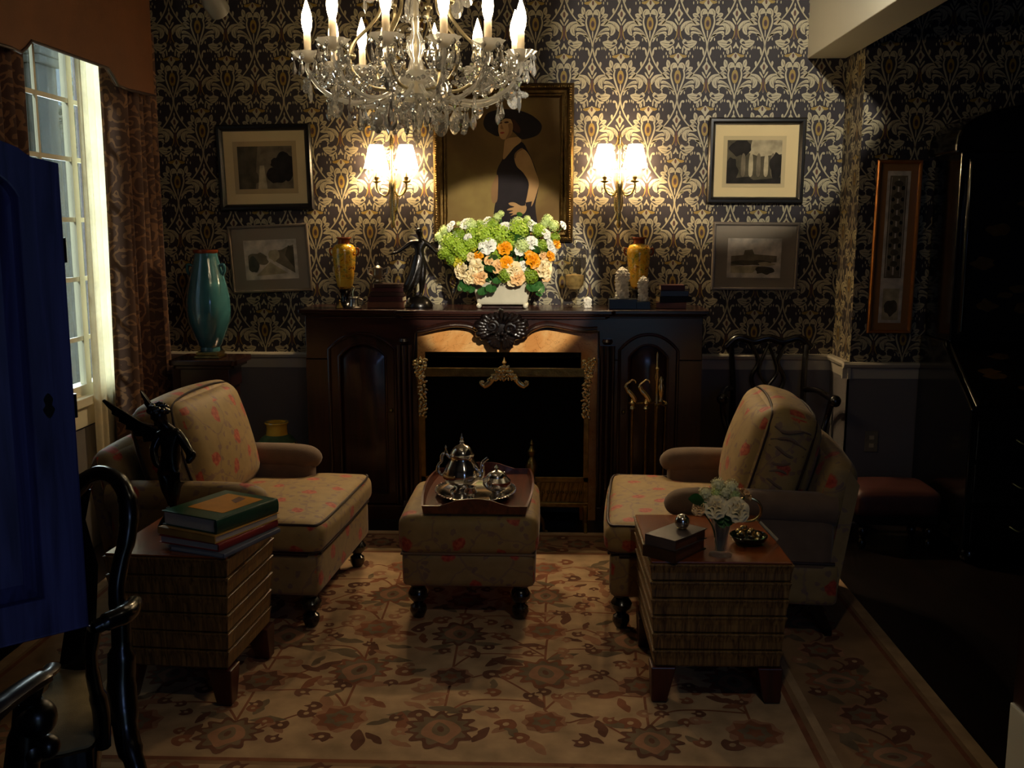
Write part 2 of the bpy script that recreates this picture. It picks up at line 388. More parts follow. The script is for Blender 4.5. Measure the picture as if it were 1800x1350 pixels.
M_marble = marble('orange_marble', [(.3, 'c07838'), (.5, 'd89a58'), (.68, 'e6b878')])
M_soot = mat('soot_black', '020202', .8, 0, .1, 8, 0, 60, .08)
M_hearth = mat('black_slate', '0b0a0b', .35)
M_fireglass = thin_glass('fire_glass', '5a5a5a', .02, 1.5)
M_teal = blotch('teal_glaze', [(.3, '2f5b60'), (.6, '3e7075'), (.8, '54868a')], 6, .12, 0, .8)
M_yel = blotch('yellow_painted_porcelain', [(.36, '5a2c12'), (.44, 'c9901c'), (.55, 'd8ac36'), (.62, '6d7a34'), (.68, 'c98c22')], 22, .15, 0, .8, 2)
M_yelplain = blotch('plain_yellow_glaze', [(.3, 'c99a24'), (.7, 'dcb648')], 9, .15, 0, .8)
M_rim = mat('oxblood_rim', '7a3a18', .25, .3)
M_lacq = mat('black_lacquer', '060505', .16, 0, .3, 8, 0, 60, .5, .6)
M_gilt = mat('dull_gilt_decoration', '4a3410', .45, .4, .3, 30)
M_redlac = mat('oxblood_lacquer', '260d0a', .25, 0, .3, 10, 0, 60, .5, .5)
M_curt = fabric_scroll('rust_damask', '4a2c1a', '7c5636', 9)
M_val = mat('rust_silk_cornice', '5a3009', .75, 0, .1, 10, .1, 150)
M_sheer = translucent('linen_sheer', 'efe6cc', .62, .12, 40, .05)
M_seat = mat('oatmeal_linen', '9a8a66', .9, 0, .15, 20, .2, 300)
M_white = mat('white_petals', 'f2f1e6', .6, 0, .05, 30)
M_ivory = mat('ivory_blossom', 'e6e2b0', .6, 0, .08, 30)
M_cream = mat('cream_petals', 'f3dfae', .6, 0, .08, 30)
M_peach = mat('peach_petals', 'f0c488', .6, 0, .1, 30)
M_orange = mat('orange_petals', 'f0a010', .5, 0, .12, 30)
M_yellow = mat('lemon_petals', 'dcd23c', .55, 0, .1, 30)
M_lime = mat('lime_florets', '9ab832', .6, 0, .2, 40)
M_limed = mat('green_florets', '7d9a24', .6, 0, .2, 40)
M_pale = mat('pale_green_florets', 'c3d68a', .6, 0, .15, 40)
M_leaf = mat('dark_leaf', '2c5a26', .45, 0, .25, 20)
M_planter = mat('crackled_cream_ceramic', 'cdc6ae', .35, 0, .1, 10, .1, 40, .5, .3)
M_stone = mat('carved_white_stone', 'e2dac8', .7, 0, .2, 50, .9, 90)
M_facade = mat('limestone_facade', 'b5a88c', .9, 0, .15, 3, .2, 20)
M_green = mat('shrub_leaves', '3a5230', .8, 0, .4, 20)
M_page = mat('book_pages', 'c9b890', .9, 0, .12, 60, 0, 60, .2, 0, (1, 1, 60))
M_pagew = mat('white_book_pages', 'd6cbb8', .9, 0, .1, 60, 0, 60, .2, 0, (1, 1, 60))
def cover(name, h, r=.45): return mat(name, h, r, 0, .15, 12)
M_bkg = cover('green_book_cloth', '1d4a3a', .3); M_bko = cover('orange_book_print', 'c4821e', .3)
M_bkr = cover('red_book_cloth', '8a2428'); M_bkb = cover('slate_book_cloth', '5a6478'); M_bky = cover('yellow_book_cloth', 'c79a4e')
M_bkm = cover('maroon_leather', '3d140f'); M_bkt = cover('tan_leather', '6a3c22'); M_bkk = cover('black_leather', '100b0a', .3); M_bkbr = cover('brown_leather', '3a2418', .3)
M_bkbl = cover('blue_black_box', '1c2630', .3); M_bkgr = cover('grey_leather', '4d4340', .3)
M_plate = mat('ivory_outlet_plate', '7d745e', .4)
M_mauve = mat('mauve_tufted_leather', '4a2622', .5, 0, .2, 12)
# ------------------------------------------------------------------ room shell
YB, XL, XJ, YJ, XR, YR, ZC = 5.70, -2.30, 1.63, 5.37, 3.4, -.6, 2.95
RAIL = .885
def wall(name, m, *boxes):
    b = MB()
    for x in boxes: b.box(*x)
    return struct(b.build(name, m))
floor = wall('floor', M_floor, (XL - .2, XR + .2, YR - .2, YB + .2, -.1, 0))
ceil = wall('ceiling', M_ceil, (XL - .2, XR + .2, YR - .2, YB + .2, ZC, ZC + .1))
# --- wallpaper: a half-drop repeat of printed leaf forms laid on the ground paper
SRC = []   # (colour slot, smooth?, mirrored?, points) ; unit 1/1114 of the repeat
def e(c, m, *pts, sm=True): SRC.append((c, sm, m, pts))
def ell(cx, cy, rx, ry, n=10): return [(cx + rx * math.cos(2 * math.pi * i / n), cy + ry * math.sin(2 * math.pi * i / n)) for i in range(n)]
def band(path, w, sub=5):
    """a stem: a flat strip along a smooth path, width tapering through w"""
    p = cat(path, False, sub); k = len(p); a = []; b = []
    for i, q in enumerate(p):
        u = p[min(k - 1, i + 1)]; v = p[max(0, i - 1)]; dx, dy = u[0] - v[0], u[1] - v[1]; l = math.hypot(dx, dy) or 1
        t = i / (k - 1) * (len(w) - 1); j = min(int(t), len(w) - 2); ww = (w[j] + (w[j + 1] - w[j]) * (t - j)) / 2
        a.append((q[0] - dy / l * ww, q[1] + dx / l * ww)); b.append((q[0] + dy / l * ww, q[1] - dx / l * ww))
    return a + b[::-1]
def s_(c, m, path, *w): SRC.append((c, False, m, band(path, w)))
s_(0, 1, [(6, -10), (14, 90), (48, 200), (88, 310), (122, 420), (130, 500), (108, 590)], 16, 26, 30, 34, 30, 26)
s_(0, 1, [(6, 10), (12, -60), (45, -180), (105, -314), (180, -430), (262, -525), (330, -600)], 24, 26, 26, 24, 22)
e(0, 1, (48, -110), (62, -60), (92, -12), (132, -8), (146, -34), (128, -58), (104, -48), (88, -66), (84, -120), (64, -175), (52, -140))
e(0, 0, (0, -205), (14, -250), (0, -300), (-14, -250))
e(0, 0, (0, -284), (40, -340), (78, -392), (40, -450), (0, -540), (-40, -450), (-78, -392), (-40, -340))
e(2, 0, *ell(0, -398, 26, 56)); e(1, 0, *ell(0, -400, 14, 36))
e(0, 1, (146, -380), (140, -310), (160, -280), (182, -310), (176, -350), (160, -395))
e(0, 1, (8, -585), (30, -540), (62, -492), (88, -486), (74, -530), (44, -572), (14, -612))
s_(1, 1, [(38, -690), (34, -760), (48, -830), (84, -890)], 18, 20, 10)
e(2, 0, (-12, -620), (12, -620), (22, -780), (8, -880), (-8, -880), (-22, -780))
e(0, 0, (0, -806), (17, -850), (0, -900), (-17, -850))
e(0, 1, (76, -920), (100, -880), (124, -876), (170, -905), (250, -890), (244, -842), (222, -828), (206, -846), (232, -812), (266, -836), (272, -892), (352, -918), (356, -948), (330, -992), (262, -1046), (198, -1036), (130, -996), (84, -960))
e(3, 1, (108, -946), (150, -930), (180, -975), (140, -976), (112, -968))
e(0, 1, (232, -1052), (160, -1046), (110, -1000), (96, -1010), (140, -1072), (196, -1096), (228, -1080))
e(0, 0, (0, -938), (24, -990), (58, -1050), (30, -1060), (0, -1018), (-30, -1060), (-58, -1050), (-24, -990))
e(0, 1, (96, -1010), (110, -1060), (100, -1120), (78, -1150), (70, -1090), (80, -1040))
e(0, 1, (150, -1075), (180, -1110), (172, -1160), (142, -1176), (124, -1130), (132, -1092))
for x, y in ((232, -1150), (282, -1212), (206, -1204), (330, -1040), (300, -1062), (372, -1042)):
    e(0, 1, (x, y + 30), (x + 11, y), (x, y - 34), (x - 11, y))
e(1, 1, (30, -1152), (90, -1176), (166, -1190), (160, -1222), (100, -1236), (62, -1206))
e(0, 0, (0, -1136), (52, -1196), (86, -1226), (40, -1290), (0, -1352), (-40, -1290), (-86, -1226), (-52, -1196))
e(2, 0, *ell(0, -1206, 22, 44)); e(1, 0, *ell(0, -1204, 12, 28))
e(0, 1, (198, 612), (150, 655), (152, 730), (176, 762), (212, 772), (228, 700), (214, 640))
e(0, 1, (6, 640), (24, 700), (62, 722), (104, 714), (142, 660), (146, 600), (128, 560), (112, 598), (66, 616), (22, 626))
e(0, 1, (150, 540), (188, 606), (232, 642), (292, 626), (278, 574), (238, 552), (190, 566))
e(0, 1, (158, 490), (196, 530), (244, 552), (290, 520), (246, 484), (200, 494))
e(0, 1, (150, 420), (200, 470), (262, 500), (345, 498), (432, 482), (494, 430), (524, 370), (510, 296), (474, 330), (444, 368), (440, 300), (400, 238), (344, 222), (352, 284), (338, 330), (300, 398), (232, 400))
s_(3, 1, [(300, 470), (380, 440), (420, 390)], 6, 12, 4); s_(3, 1, [(330, 400), (352, 340), (352, 292)], 4, 12, 4); s_(3, 1, [(420, 440), (432, 400), (440, 366)], 4, 12, 8)
e(0, 1, (54, 160), (96, 236), (150, 310), (232, 366), (306, 372), (322, 320), (256, 316), (186, 286), (120, 226), (84, 160))
e(0, 1, (48, 96), (92, 190), (150, 254), (210, 284), (290, 296), (326, 268), (310, 206), (282, 226), (250, 254), (180, 234), (124, 186), (80, 110))
s_(3, 1, [(150, 262), (214, 300), (300, 312)], 5, 12, 5)
e(0, 1, (70, 176), (116, 226), (168, 238), (170, 208), (122, 204))
e(0, 1, (140, 172), (153, 140), (142, 106), (128, 140))
for p_ in ([(150, 640), (178, 690), (206, 745)], [(110, 600), (112, 650), (80, 694)], [(170, 560), (220, 590), (270, 612)], [(180, 500), (236, 520), (272, 518)], [(240, 440), (330, 452), (400, 430)], [(90, 210), (160, 290), (290, 346)], [(360, 250), (392, 300), (398, 350)], [(480, 300), (478, 350), (450, 400)], [(250, 240), (290, 250), (316, 240)], [(120, -930), (190, -912), (238, -905)], [(150, -965), (230, -960), (330, -945)], [(160, -1010), (230, -1010), (290, -985)], [(100, -1030), (104, -1080), (90, -1130)], [(150, -1090), (158, -1130), (150, -1165)]): s_(3, 1, p_, 4, 9, 4)
e(1, 0, *ell(0, 445, 64, 134, 14)); e(2, 0, *ell(0, 440, 34, 66)); e(3, 0, *ell(0, 440, 14, 32, 8))
e(0, 0, (0, 650), (14, 610), (0, 570), (-14, 610)); e(0, 0, (-12, 306), (12, 306), (10, 200), (0, 160), (-10, 200), sm=False)
MOTIF = []
for c, sm, mir, pts in SRC:
    q = cat(pts, True, 3) if sm else list(pts)
    MOTIF.append((c, q))
    if mir: MOTIF.append((c, [(-x, y) for x, y in q][::-1]))
def clip(poly, x0, x1, y0, y1):
    for ax, lim, sg in ((0, x0, 1), (0, x1, -1), (1, y0, 1), (1, y1, -1)):
        out = []
        for i in range(len(poly)):
            a, b = poly[i - 1], poly[i]; da, db = (a[ax] - lim) * sg, (b[ax] - lim) * sg
            if (da >= 0) != (db >= 0):
                t = da / (da - db); out.append((a[0] + (b[0] - a[0]) * t, a[1] + (b[1] - a[1]) * t))
            if db >= 0: out.append(b)
        poly = out
        if len(poly) < 3: return []
    return poly
w0 = P(1185.5, 357.8, Y=YB); w1 = P(1185.5, 175.6, Y=YB); wx = P(1284.2, 357.8, Y=YB)
PX, PZ = wx.x - w0.x, w1.z - w0.z
def paper(mb, u0, u1, z0, z1, at, ph=0.0):
    """prints the repeat on a wall; at(u, z, lift) gives the place"""
    k = PX / 1114; kz = PZ / 2048
    for i in range(-24, 40):
        for j in range(-6, 5):
            cx = w0.x + ph + i * PX / 2; cz = w0.z + (j + .5 * (i % 2)) * PZ
            if cx < u0 - PX or cx > u1 + PX or cz < z0 - PZ or cz > z1 + PZ: continue
            for c, q in MOTIF:
                pl = [(cx + x * k, cz + y * kz) for x, y in q]
                if max(p[0] for p in pl) < u0 or min(p[0] for p in pl) > u1 or max(p[1] for p in pl) < z0 or min(p[1] for p in pl) > z1: continue
                inside = all(u0 <= p[0] <= u1 and z0 <= p[1] <= z1 for p in pl)
                if not inside: pl = clip(pl, u0, u1, z0, z1)
                if len(pl) > 2: mb.poly([at(x, y, .0004 + .0003 * (0, 1, 2, 3)[c]) for x, y in pl], 1 + c)
WPM = [M_wp, M_wpl, M_wpo, M_wpb, M_wp]
b = MB(); b.box(XL - .2, XR + .2, YB, YB + .2, 0, ZC)
paper(b, XL, XJ, RAIL, ZC, lambda u, z, l: (u, YB - l, z)); struct(b.build('wall_back', WPM))
b = MB(); b.box(XJ, XR, YJ, YB, 0, ZC)
paper(b, XJ, 3.0, RAIL, ZC, lambda u, z, l: (u, YJ - l, z), .1)
paper(b, 5.37, 5.70, RAIL, ZC, lambda u, z, l: (XJ - l, u, z), .05); struct(b.build('wall_alcove', WPM))
WY0, WY1, WZ0, WZ1 = 3.80, 5.34, .78, 2.72
wl = wall('wall_left', M_wp, (XL - .2, XL, YR, WY0, 0, ZC), (XL - .2, XL, WY1, YB, 0, ZC), (XL - .2, XL, WY0, WY1, 0, WZ0), (XL - .2, XL, WY0, WY1, WZ1, ZC))
wall('wall_right', M_wp, (XR, XR + .2, YR, YB, 0, ZC))
DX0, DX1, DZ = .33, 1.45, 2.1
wall('wall_rear', M_wains, (XL - .2, DX0, YR - .15, YR, 0, ZC), (DX1, XR + .2, YR - .15, YR, 0, ZC), (DX0, DX1, YR - .15, YR, DZ, ZC))
# wainscot panelling, rails, skirting
def rail(name, x0, x1, y, side=-1):
    pr = [(y, RAIL - .085), (y - .014, RAIL - .085), (y - .018, RAIL - .03), (y - .034, RAIL - .022), (y - .04, RAIL - .006), (y - .034, RAIL + .004), (y, RAIL + .004)]
    return struct(MB().prism(pr, x0, x1, 'yz').build(name, M_trim))
def wains(name, x0, x1, y):
    m = MB().box(x0, x1, y - .01, y, 0, RAIL - .08)
    return struct(m.build(name, M_wains))
def skirt(name, x0, x1, y):
    return struct(MB().prism([(y - .01, 0), (y - .03, 0), (y - .03, .12), (y - .022, .14), (y - .01, .15)], x0, x1, 'yz').build(name, M_trim))
wains('wainscot', XL, XJ, YB); rail('trim_1', XL, XJ, YB); skirt('baseboard_back', XL, XJ, YB)
wains('wainscot', XJ - .01, 3.2, YJ); rail('trim_2', XJ - .04, 3.2, YJ); skirt('baseboard_alcove', XJ, 3.2, YJ)
pr = [(XJ, RAIL - .085), (XJ - .014, RAIL - .085), (XJ - .018, RAIL - .03), (XJ - .034, RAIL - .022), (XJ - .04, RAIL - .006), (XJ - .034, RAIL + .004), (XJ, RAIL + .004)]
struct(MB().prism(pr, YJ - .03, YB - .03, 'xz').build('trim_3', M_trim))
struct(MB().box(XJ - .01, XJ, YJ - .01, YB - .01, 0, RAIL - .08).build('wainscot', M_wains))
# ceiling beam that ends on the back wall
b = MB(); b.box(1.415, 1.625, 1.2, YB, 2.515, ZC); struct(b.build('trim_4', M_beam, bevel=.004))
# ------------------------------------------------------------------ window in the left wall
b = MB()
for y0, y1 in ((WY0, WY0 + .06), (4.845, 4.90), (WY1 - .04, WY1)): b.box(XL - .03, XL + .002, y0, y1, WZ0, WZ1)
b.box(XL - .06, XL + .005, WY0, WY1, WZ0, WZ0 + .05); b.box(XL - .06, XL + .005, WY0, WY1, WZ1 - .05, WZ1)
win = struct(b.build('window_1', M_winp))
b = MB()
for z in (2.203, 1.928, 1.64, 1.352, 1.06): b.box(XL - .012, XL + .0, WY0, WY1, z - .011, z + .011)
for y in (4.20, 4.545, 5.22): b.box(XL - .013, XL + .001, y - .009, y + .009, WZ0, WZ1)
b.build('muntins', M_winp, win)
MB().box(XL - .010, XL - .007, WY0, WY1, WZ0, WZ1).build('pane', M_pane, win)
b = MB(); b.box(XL - .02, XL + .05, WY0 - .1, WY1 + .02, WZ0 - .045, WZ0); b.box(XL, XL + .025, WY0 - .08, WY1 + .02, WZ0 - .15, WZ0 - .05)
b.build('window_sill', M_winp, win, bevel=.004)
b = MB()
for y0, y1 in ((WY0 - .09, WY0), (WY1, WY1 + .07)): b.box(XL, XL + .02, y0, y1, WZ0 - .05, WZ1 + .09)
b.box(XL, XL + .02, WY0 - .09, WY1 + .07, WZ1, WZ1 + .09); b.build('casing', M_winp, win)
struct(MB().box(XL, XL + .012, 3.0, 5.69, 0, WZ0 - .16).build('wainscot', M_wains))
# glazed door behind the camera that lets the daylight in
b = MB(); b.box(DX0, DX0 + .07, YR - .12, YR - .04, 0, DZ); b.box(DX1 - .07, DX1, YR - .12, YR - .04, 0, DZ); b.box(DX0, DX1, YR - .12, YR - .04, DZ - .08, DZ); b.box(DX0, DX1, YR - .12, YR - .04, 0, .1)
dr = struct(b.build('door_1', M_winp)); MB().box(DX0 + .06, DX1 - .06, YR - .084, YR - .08, .1, DZ - .07).build('pane', M_pane, dr)
# white plinth of the doorway jamb at the right edge
b = MB(); b.box(1.222, 1.36, 2.36, 2.5, 0, .37); struct(b.build('trim_5', M_beam, bevel=.004))
b = MB(); b.box(1.230, 1.36, 2.37, 2.5, .37, .93); b.box(1.222, 1.37, 2.36, 2.51, .93, .95); struct(b.build('trim_6', M_dark))
# ------------------------------------------------------------------ outdoors, seen through the panes
t = thing('stone_building', 'pale limestone building with a corner pilaster outside the window', 'building', (-6.4, 9, -1.0))
b = MB(); b.box(-4, 0, -6, 3.9, 0, 6.2); b.build('wall', M_facade, t)
b = MB(); b.box(0, .16, 3.4, 3.9, 0, 4.6); b.box(0, .22, 3.36, 3.94, 4.6, 4.7); b.box(0, .30, 3.30, 4.0, 4.95, 5.15); b.box(0, .24, 3.34, 3.96, 4.7, 4.95); b.build('pilaster', M_facade, t, bevel=.02)
b = MB(); b.box(0, .12, -6, 3.9, 2.3, 2.45); b.box(0, .08, -6, 3.3, 5.5, 6.2); b.build('ledge', M_facade, t, bevel=.02)
for z0, z1 in ((.5, 1.9), (2.9, 4.6)):
    b = MB(); b.box(0, .03, 1.9, 2.9, z0, z1); w_ = b.build('window_surround', M_facade, t); MB().box(.02, .034, 2.0, 2.8, z0 + .1, z1 - .1).build('window_glass', M_wains, w_)
t = thing('stone_annex', 'lower greyish stone annex beyond the limestone building outside the window', 'building', (-8.2, 17.5, -1.0))
MB().box(-3, 0, -4, 8, 0, 4.4).build('wall', M_wains, t); MB().box(-3, .15, -4.1, 8, 4.4, 4.6).build('ledge', M_facade, t)
b = MB()
for i in range(240):
    a, c = random.uniform(0, 6.28), random.uniform(-1, 1); rr = .45 * random.random() ** .4; s_1 = math.sqrt(1 - c * c)
    x, y, z = rr * s_1 * math.cos(a), rr * s_1 * math.sin(a), rr * c * 1.6
    M = T(x, y, z) @ RZ(random.random() * 6) @ RX(random.random() * 3)
    b.add([(-.09, 0, 0), (0, -.045, .02), (.09, 0, 0), (0, .045, .02)], [(0, 1, 2, 3)], 0, False, M)
t = thing('garden_shrub', 'dark green shrub growing outside beside the pale building', 'shrub', (-6.25, 13.8, -1.0))
b.build('foliage', M_green, t, (0, 0, 4.0)); MB().tube([(0, 0, 0), (.05, 0, 2), (0, .05, 3.9)], [.07, .04]).build('trunk', M_dark, t)
b = MB().box(-16, XL - .2, -4, 30, -1.1, -1.0); struct(b.build('ground', M_facade))
# ------------------------------------------------------------------ rug with woven palmettes
RX0, RX1, RY0, RY1, RT = -2.02, 1.35, 2.42, 5.08, .012
rb = MB(); rb.box(RX0, RX1, RY0, RY1, .0005, RT, 1)
NP = [0]
def rp(pts, c, lvl):
    NP[0] += 1; rb.poly([(x, y, RT + .0003 * lvl + (NP[0] % 997) * 2.5e-7) for x, y in pts], c)
fx0, fx1, fy0, fy1 = RX0 + .53, RX1 - .53, RY0 + .36, RY1 - .36
rp([(fx0, fy0), (fx1, fy0), (fx1, fy1), (fx0, fy1)], 0, 1)
def strip(path, w, c, lvl): rp(band(path, (w, w)), c, lvl)
def ring(x0, x1, y0, y1, w, c, lvl):
    rp([(x0, y0), (x1, y0), (x1, y0 + w), (x0, y0 + w)], c, lvl); rp([(x0, y1 - w), (x1, y1 - w), (x1, y1), (x0, y1)], c, lvl)
    rp([(x0, y0 + w), (x0 + w, y0 + w), (x0 + w, y1 - w), (x0, y1 - w)], c, lvl); rp([(x1 - w, y0 + w), (x1, y0 + w), (x1, y1 - w), (x1 - w, y1 - w)], c, lvl)
ring(RX0, RX1, RY0, RY1, .045, 0, 1); ring(RX0 + .06, RX1 - .06, RY0 + .06, RY1 - .06, .018, 2, 1)
ring(fx0 - .02, fx1 + .02, fy0 - .02, fy1 + .02, .02, 2, 2); ring(fx0 - .07, fx1 + .07, fy0 - .07, fy1 + .07, .03, 0, 1)
def rot(pts, cx, cy, a, s=1): return [(cx + s * (x * math.cos(a) - y * math.sin(a)), cy + s * (x * math.sin(a) + y * math.cos(a))) for x, y in pts]
def jag(n, r0, r1, a0=0, sq=1): return [((r1 if i % 2 else r0) * math.cos(2 * math.pi * i / (2 * n) + a0), (r1 if i % 2 else r0) * sq * math.sin(2 * math.pi * i / (2 * n) + a0)) for i in range(2 * n)]
def palmette(cx, cy, a, s, c1=2, c2=5, c3=3):
    pts = []
    for k in range(88):
        th = 2 * math.pi * k / 88; r_ = .105 + .016 * math.cos(11 * th) + .035 * max(0, math.sin(th)) ** 4
        pts.append((r_ * math.cos(th) * 1.1, r_ * math.sin(th)))
    rp(rot(pts, cx, cy, a, s), c1, 4); rp(rot([(x * .8, y * .8) for x, y in pts], cx, cy, a, s), 4, 5)
    rp(rot(cat([(0, -.06), (.045, -.03), (.07, .03), (.03, .08), (0, .11), (-.03, .08), (-.07, .03), (-.05, -.03)], True, 3), cx, cy, a, s), c2, 5)
    rp(rot(cat([(0, -.04), (.024, -.01), (.03, .03), (0, .06), (-.03, .03), (-.024, -.01)], True, 3), cx, cy, a, s), 4, 6); rp(rot(ell(0, .01, .012, .022, 8), cx, cy, a, s), c3, 7)
    for q in (-1, 1): rp(rot([(.03 * q, -.1), (.1 * q, -.15), (.18 * q, -.13), (.13 * q, -.1), (.08 * q, -.09)], cx, cy, a, s), 4, 3)
def rosette(cx, cy, a, s, c1=3, c2=5, c3=2):
    rp(rot(cat(jag(9, .105, .092), True, 3), cx, cy, a, s), c2, 4); rp(rot(jag(8, .095, .07), cx, cy, a, s), c1, 5)
    rp(rot(cat(jag(6, .064, .045), True, 2), cx, cy, a, s), 4, 6); rp(rot(cat(jag(5, .035, .022), True, 2), cx, cy, a, s), c3, 7)
def leaf(cx, cy, a, s, c=4):
    rp(rot(cat([(-.08, 0), (-.04, .024), (0, .02), (.03, .034), (.09, .008), (.03, -.022), (-.01, -.03), (-.05, -.018)], True, 3), cx, cy, a, s), c, 3)
rr2 = random.Random(8)
def bud(cx, cy, a, s): rp(rot(cat([(0, -.03), (.03, -.01), (.035, .02), (.012, .022), (0, .045), (-.012, .022), (-.035, .02), (-.03, -.01)], True, 3), cx, cy, a, s), rr2.choice((2, 3, 3, 5)), 4); rp(rot(ell(0, .005, .01, .012, 7), cx, cy, a, s), 0, 5)
rr = random.Random(5)
cxm = (fx0 + fx1) / 2; SX, SY = .335, .37
for side in (-1, 1):
    for i in range(0, 4):
        for j in range(0, 6):
            x = cxm + side * i * SX; y = fy0 + .2 + j * SY + .06 * math.sin(i * 2.1)
            if i == 0 and side < 0: continue
            if abs(x - cxm) > (fx1 - fx0) / 2 - .06 or y > fy1 - .08: continue
            if (i + j) % 2: rosette(x, y, rr.uniform(0, 1), rr.uniform(.68, .98), 3 if j % 2 else 2)
            else: palmette(x, y, (math.pi if j % 4 < 2 else 0) + rr.uniform(-.3, .3), rr.uniform(.72, .95), 2 if i % 2 else 3)
            # tendrils to the neighbours
            for dx, dy in ((SX, SY / 2), (SX, -SY / 2), (0, SY)):
                x2, y2 = x + side * dx, y + dy
                if not (fx0 + .03 < x2 < fx1 - .03 and fy0 + .03 < y2 < fy1 - .03): continue
                mx_, my_ = (x + x2) / 2 + rr.uniform(-.02, .02), (y + y2) / 2 + .09
                strip([(x, y + .08), (x + (mx_ - x) * .4, my_), (mx_, my_ + .02), (x2, y2)], .009, 2, 2)
            for k in range(13):
                a = k * .48 + rr.uniform(-.25, .25); d = rr.uniform(.12, .21)
                lx, ly = x + d * math.cos(a) * side, y + d * math.sin(a)
                if fx0 + .09 < lx < fx1 - .09 and fy0 + .09 < ly < fy1 - .09:
                    if rr.random() < .45: leaf(lx, ly, rr.uniform(0, 6.28), rr.uniform(.45, .8), rr.choice((4, 2, 3, 5)))
                    else: bud(lx, ly, rr.uniform(0, 6.28), rr.uniform(.6, 1.1))
# guard border flowers
def border(x0, y0, x1, y1, n):
    ang = math.atan2(y1 - y0, x1 - x0)
    for i in range(n):
        t_ = (i + .5) / n; x, y = x0 + (x1 - x0) * t_, y0 + (y1 - y0) * t_
        (rosette if i % 2 else palmette)(x, y, ang + (0 if i % 4 else 3.14), .85)
        for q in (-1, 1):
            leaf(x + .13 * math.cos(ang) - q * .08 * math.sin(ang), y + .13 * math.sin(ang) + q * .08 * math.cos(ang), ang + q * .7, .8, 4 if q > 0 else 3)
            bud(x + .17 * math.cos(ang) + q * .1 * math.sin(ang), y + .17 * math.sin(ang) - q * .1 * math.cos(ang), ang + q, 1)
    strip([(x0 + (x1 - x0) * k / 24 - .05 * math.sin(k * 1.9) * math.sin(ang), y0 + (y1 - y0) * k / 24 + .05 * math.sin(k * 1.9) * math.cos(ang)) for k in range(25)], .01, 3, 2)
border(RX0 + .3, RY0 + .2, RX1 - .3, RY0 + .2, 11); border(RX0 + .3, RY1 - .2, RX1 - .3, RY1 - .2, 11)
border(RX1 - .3, RY0 + .3, RX1 - .3, RY1 - .3, 8); border(RX0 + .3, RY0 + .3, RX0 + .3, RY1 - .3, 8)
rug = rb.build('rug', [M_rug, M_rugborder, M_rugr, M_rugb, M_rugg, M_rugp])
tag(rug, 'large cream and rust rug of palmettes and vines under the seating group', 'rug')
# ------------------------------------------------------------------ chimneypiece
MY, MZ = 5.30, 1.17
def mx(px, py, Y=MY): v = P(px, py, Y=Y); return (v.x, v.z)
mt = thing('fireplace_mantel', 'carved dark wood fireplace mantel with arched side doors and orange marble surround', 'fireplace', (0, 0, 0))
ML, MR = -1.30, .83
b = MB()
sh = [(ML - .03, 5.685), (MR + .03, 5.685), (MR + .03, 5.275), (.36, 5.275), (.345, 5.25), (-.80, 5.25), (-.815, 5.275), (ML - .03, 5.275)]
def inset(p, d):
    cx = sum(q[0] for q in p) / len(p)
    return [(x + (d if x < cx else -d), y + (d if y < 5.5 else 0)) for x, y in p]
for d, z0, z1 in ((.0, MZ - .022, MZ), (.012, MZ - .032, MZ - .022), (.03, MZ - .048, MZ - .032)):
    b.prism(inset(sh, d), z0, z1, 'xy')
b.build('mantel_shelf', M_darkx, mt, bevel=.006)
b = MB(); b.box(ML, -.70, 5.34, 5.685, .06, MZ - .04); b.box(.275, MR, 5.34, 5.685, .06, MZ - .04); b.box(-.70, .275, 5.36, 5.685, 1.0, MZ - .04)
b.build('carcass', M_dark, mt)
MB().box(ML - .015, -.70, 5.29, 5.685, 0, .09).build('plinth', M_dark, mt, bevel=.005); MB().box(.275, MR + .015, 5.29, 5.685, 0, .09).build('plinth', M_dark, mt, bevel=.005)
# frieze with its serpentine lower edge
low = [mx(*p) for p in ((733, 592), (750, 589), (775, 583.5), (801, 580), (827, 583), (842, 592), (858, 601), (882, 605), (904, 604), (922, 597), (938, 586), (960, 580), (985, 583), (1010, 588), (1032, 591), (1050, 590))]
low = cat([(x, z + .02) for x, z in low], False, 3)
def arch(x0, x1, zs, rise, n=14, skew=0):
    return [(x0 + (x1 - x0) * t, zs + rise * (1 - abs(2 * t - 1 - skew * (1 - abs(2 * t - 1))) ** 2.2)) for t in [i / n for i in range(n + 1)]]
dL = (-1.175, -.815); dR = (.39, .70); dzs, dri = .955, .085
aL = arch(*dL, dzs, dri); aR = arch(*dR, dzs, dri)
top = MZ - .04
poly = [(ML, top), (ML, dzs - .06), (dL[0] - .004, dzs - .06)] + aL + [(dL[1] + .004, dzs - .06), (-.715, dzs - .06), (-.705, low[0][1])] + low + [(.278, low[-1][1]), (.285, dzs - .06), (dR[0] - .004, dzs - .06)] + aR + [(dR[1] + .004, dzs - .06), (MR, dzs - .06), (MR, top)]
MB().prism(poly, MY, 5.345, 'xz').build('frieze', M_darkx, mt, bevel=.004)
b = MB()
for pth in (low,):
    b.tube([(x, MY - .003, z + .005) for x, z in pth], .010, 8); b.tube([(x, MY - .001, z + .024) for x, z in pth], .006, 6)
b.build('edge_moulding', M_dark, mt)
for q in (aL, aR): MB().tube([(q[0][0], MY, .1)] + [(x, MY - .002, z) for x, z in q] + [(q[-1][0], MY, .1)], .009, 8).build('door_bead', M_dark, mt)
for x0, x1 in ((ML, dL[0]), (dL[1], -.70), (.275, dR[0]), (dR[1], MR)): MB().box(x0, x1, MY, 5.34, .06, dzs - .05).build('stile', M_dark, mt)
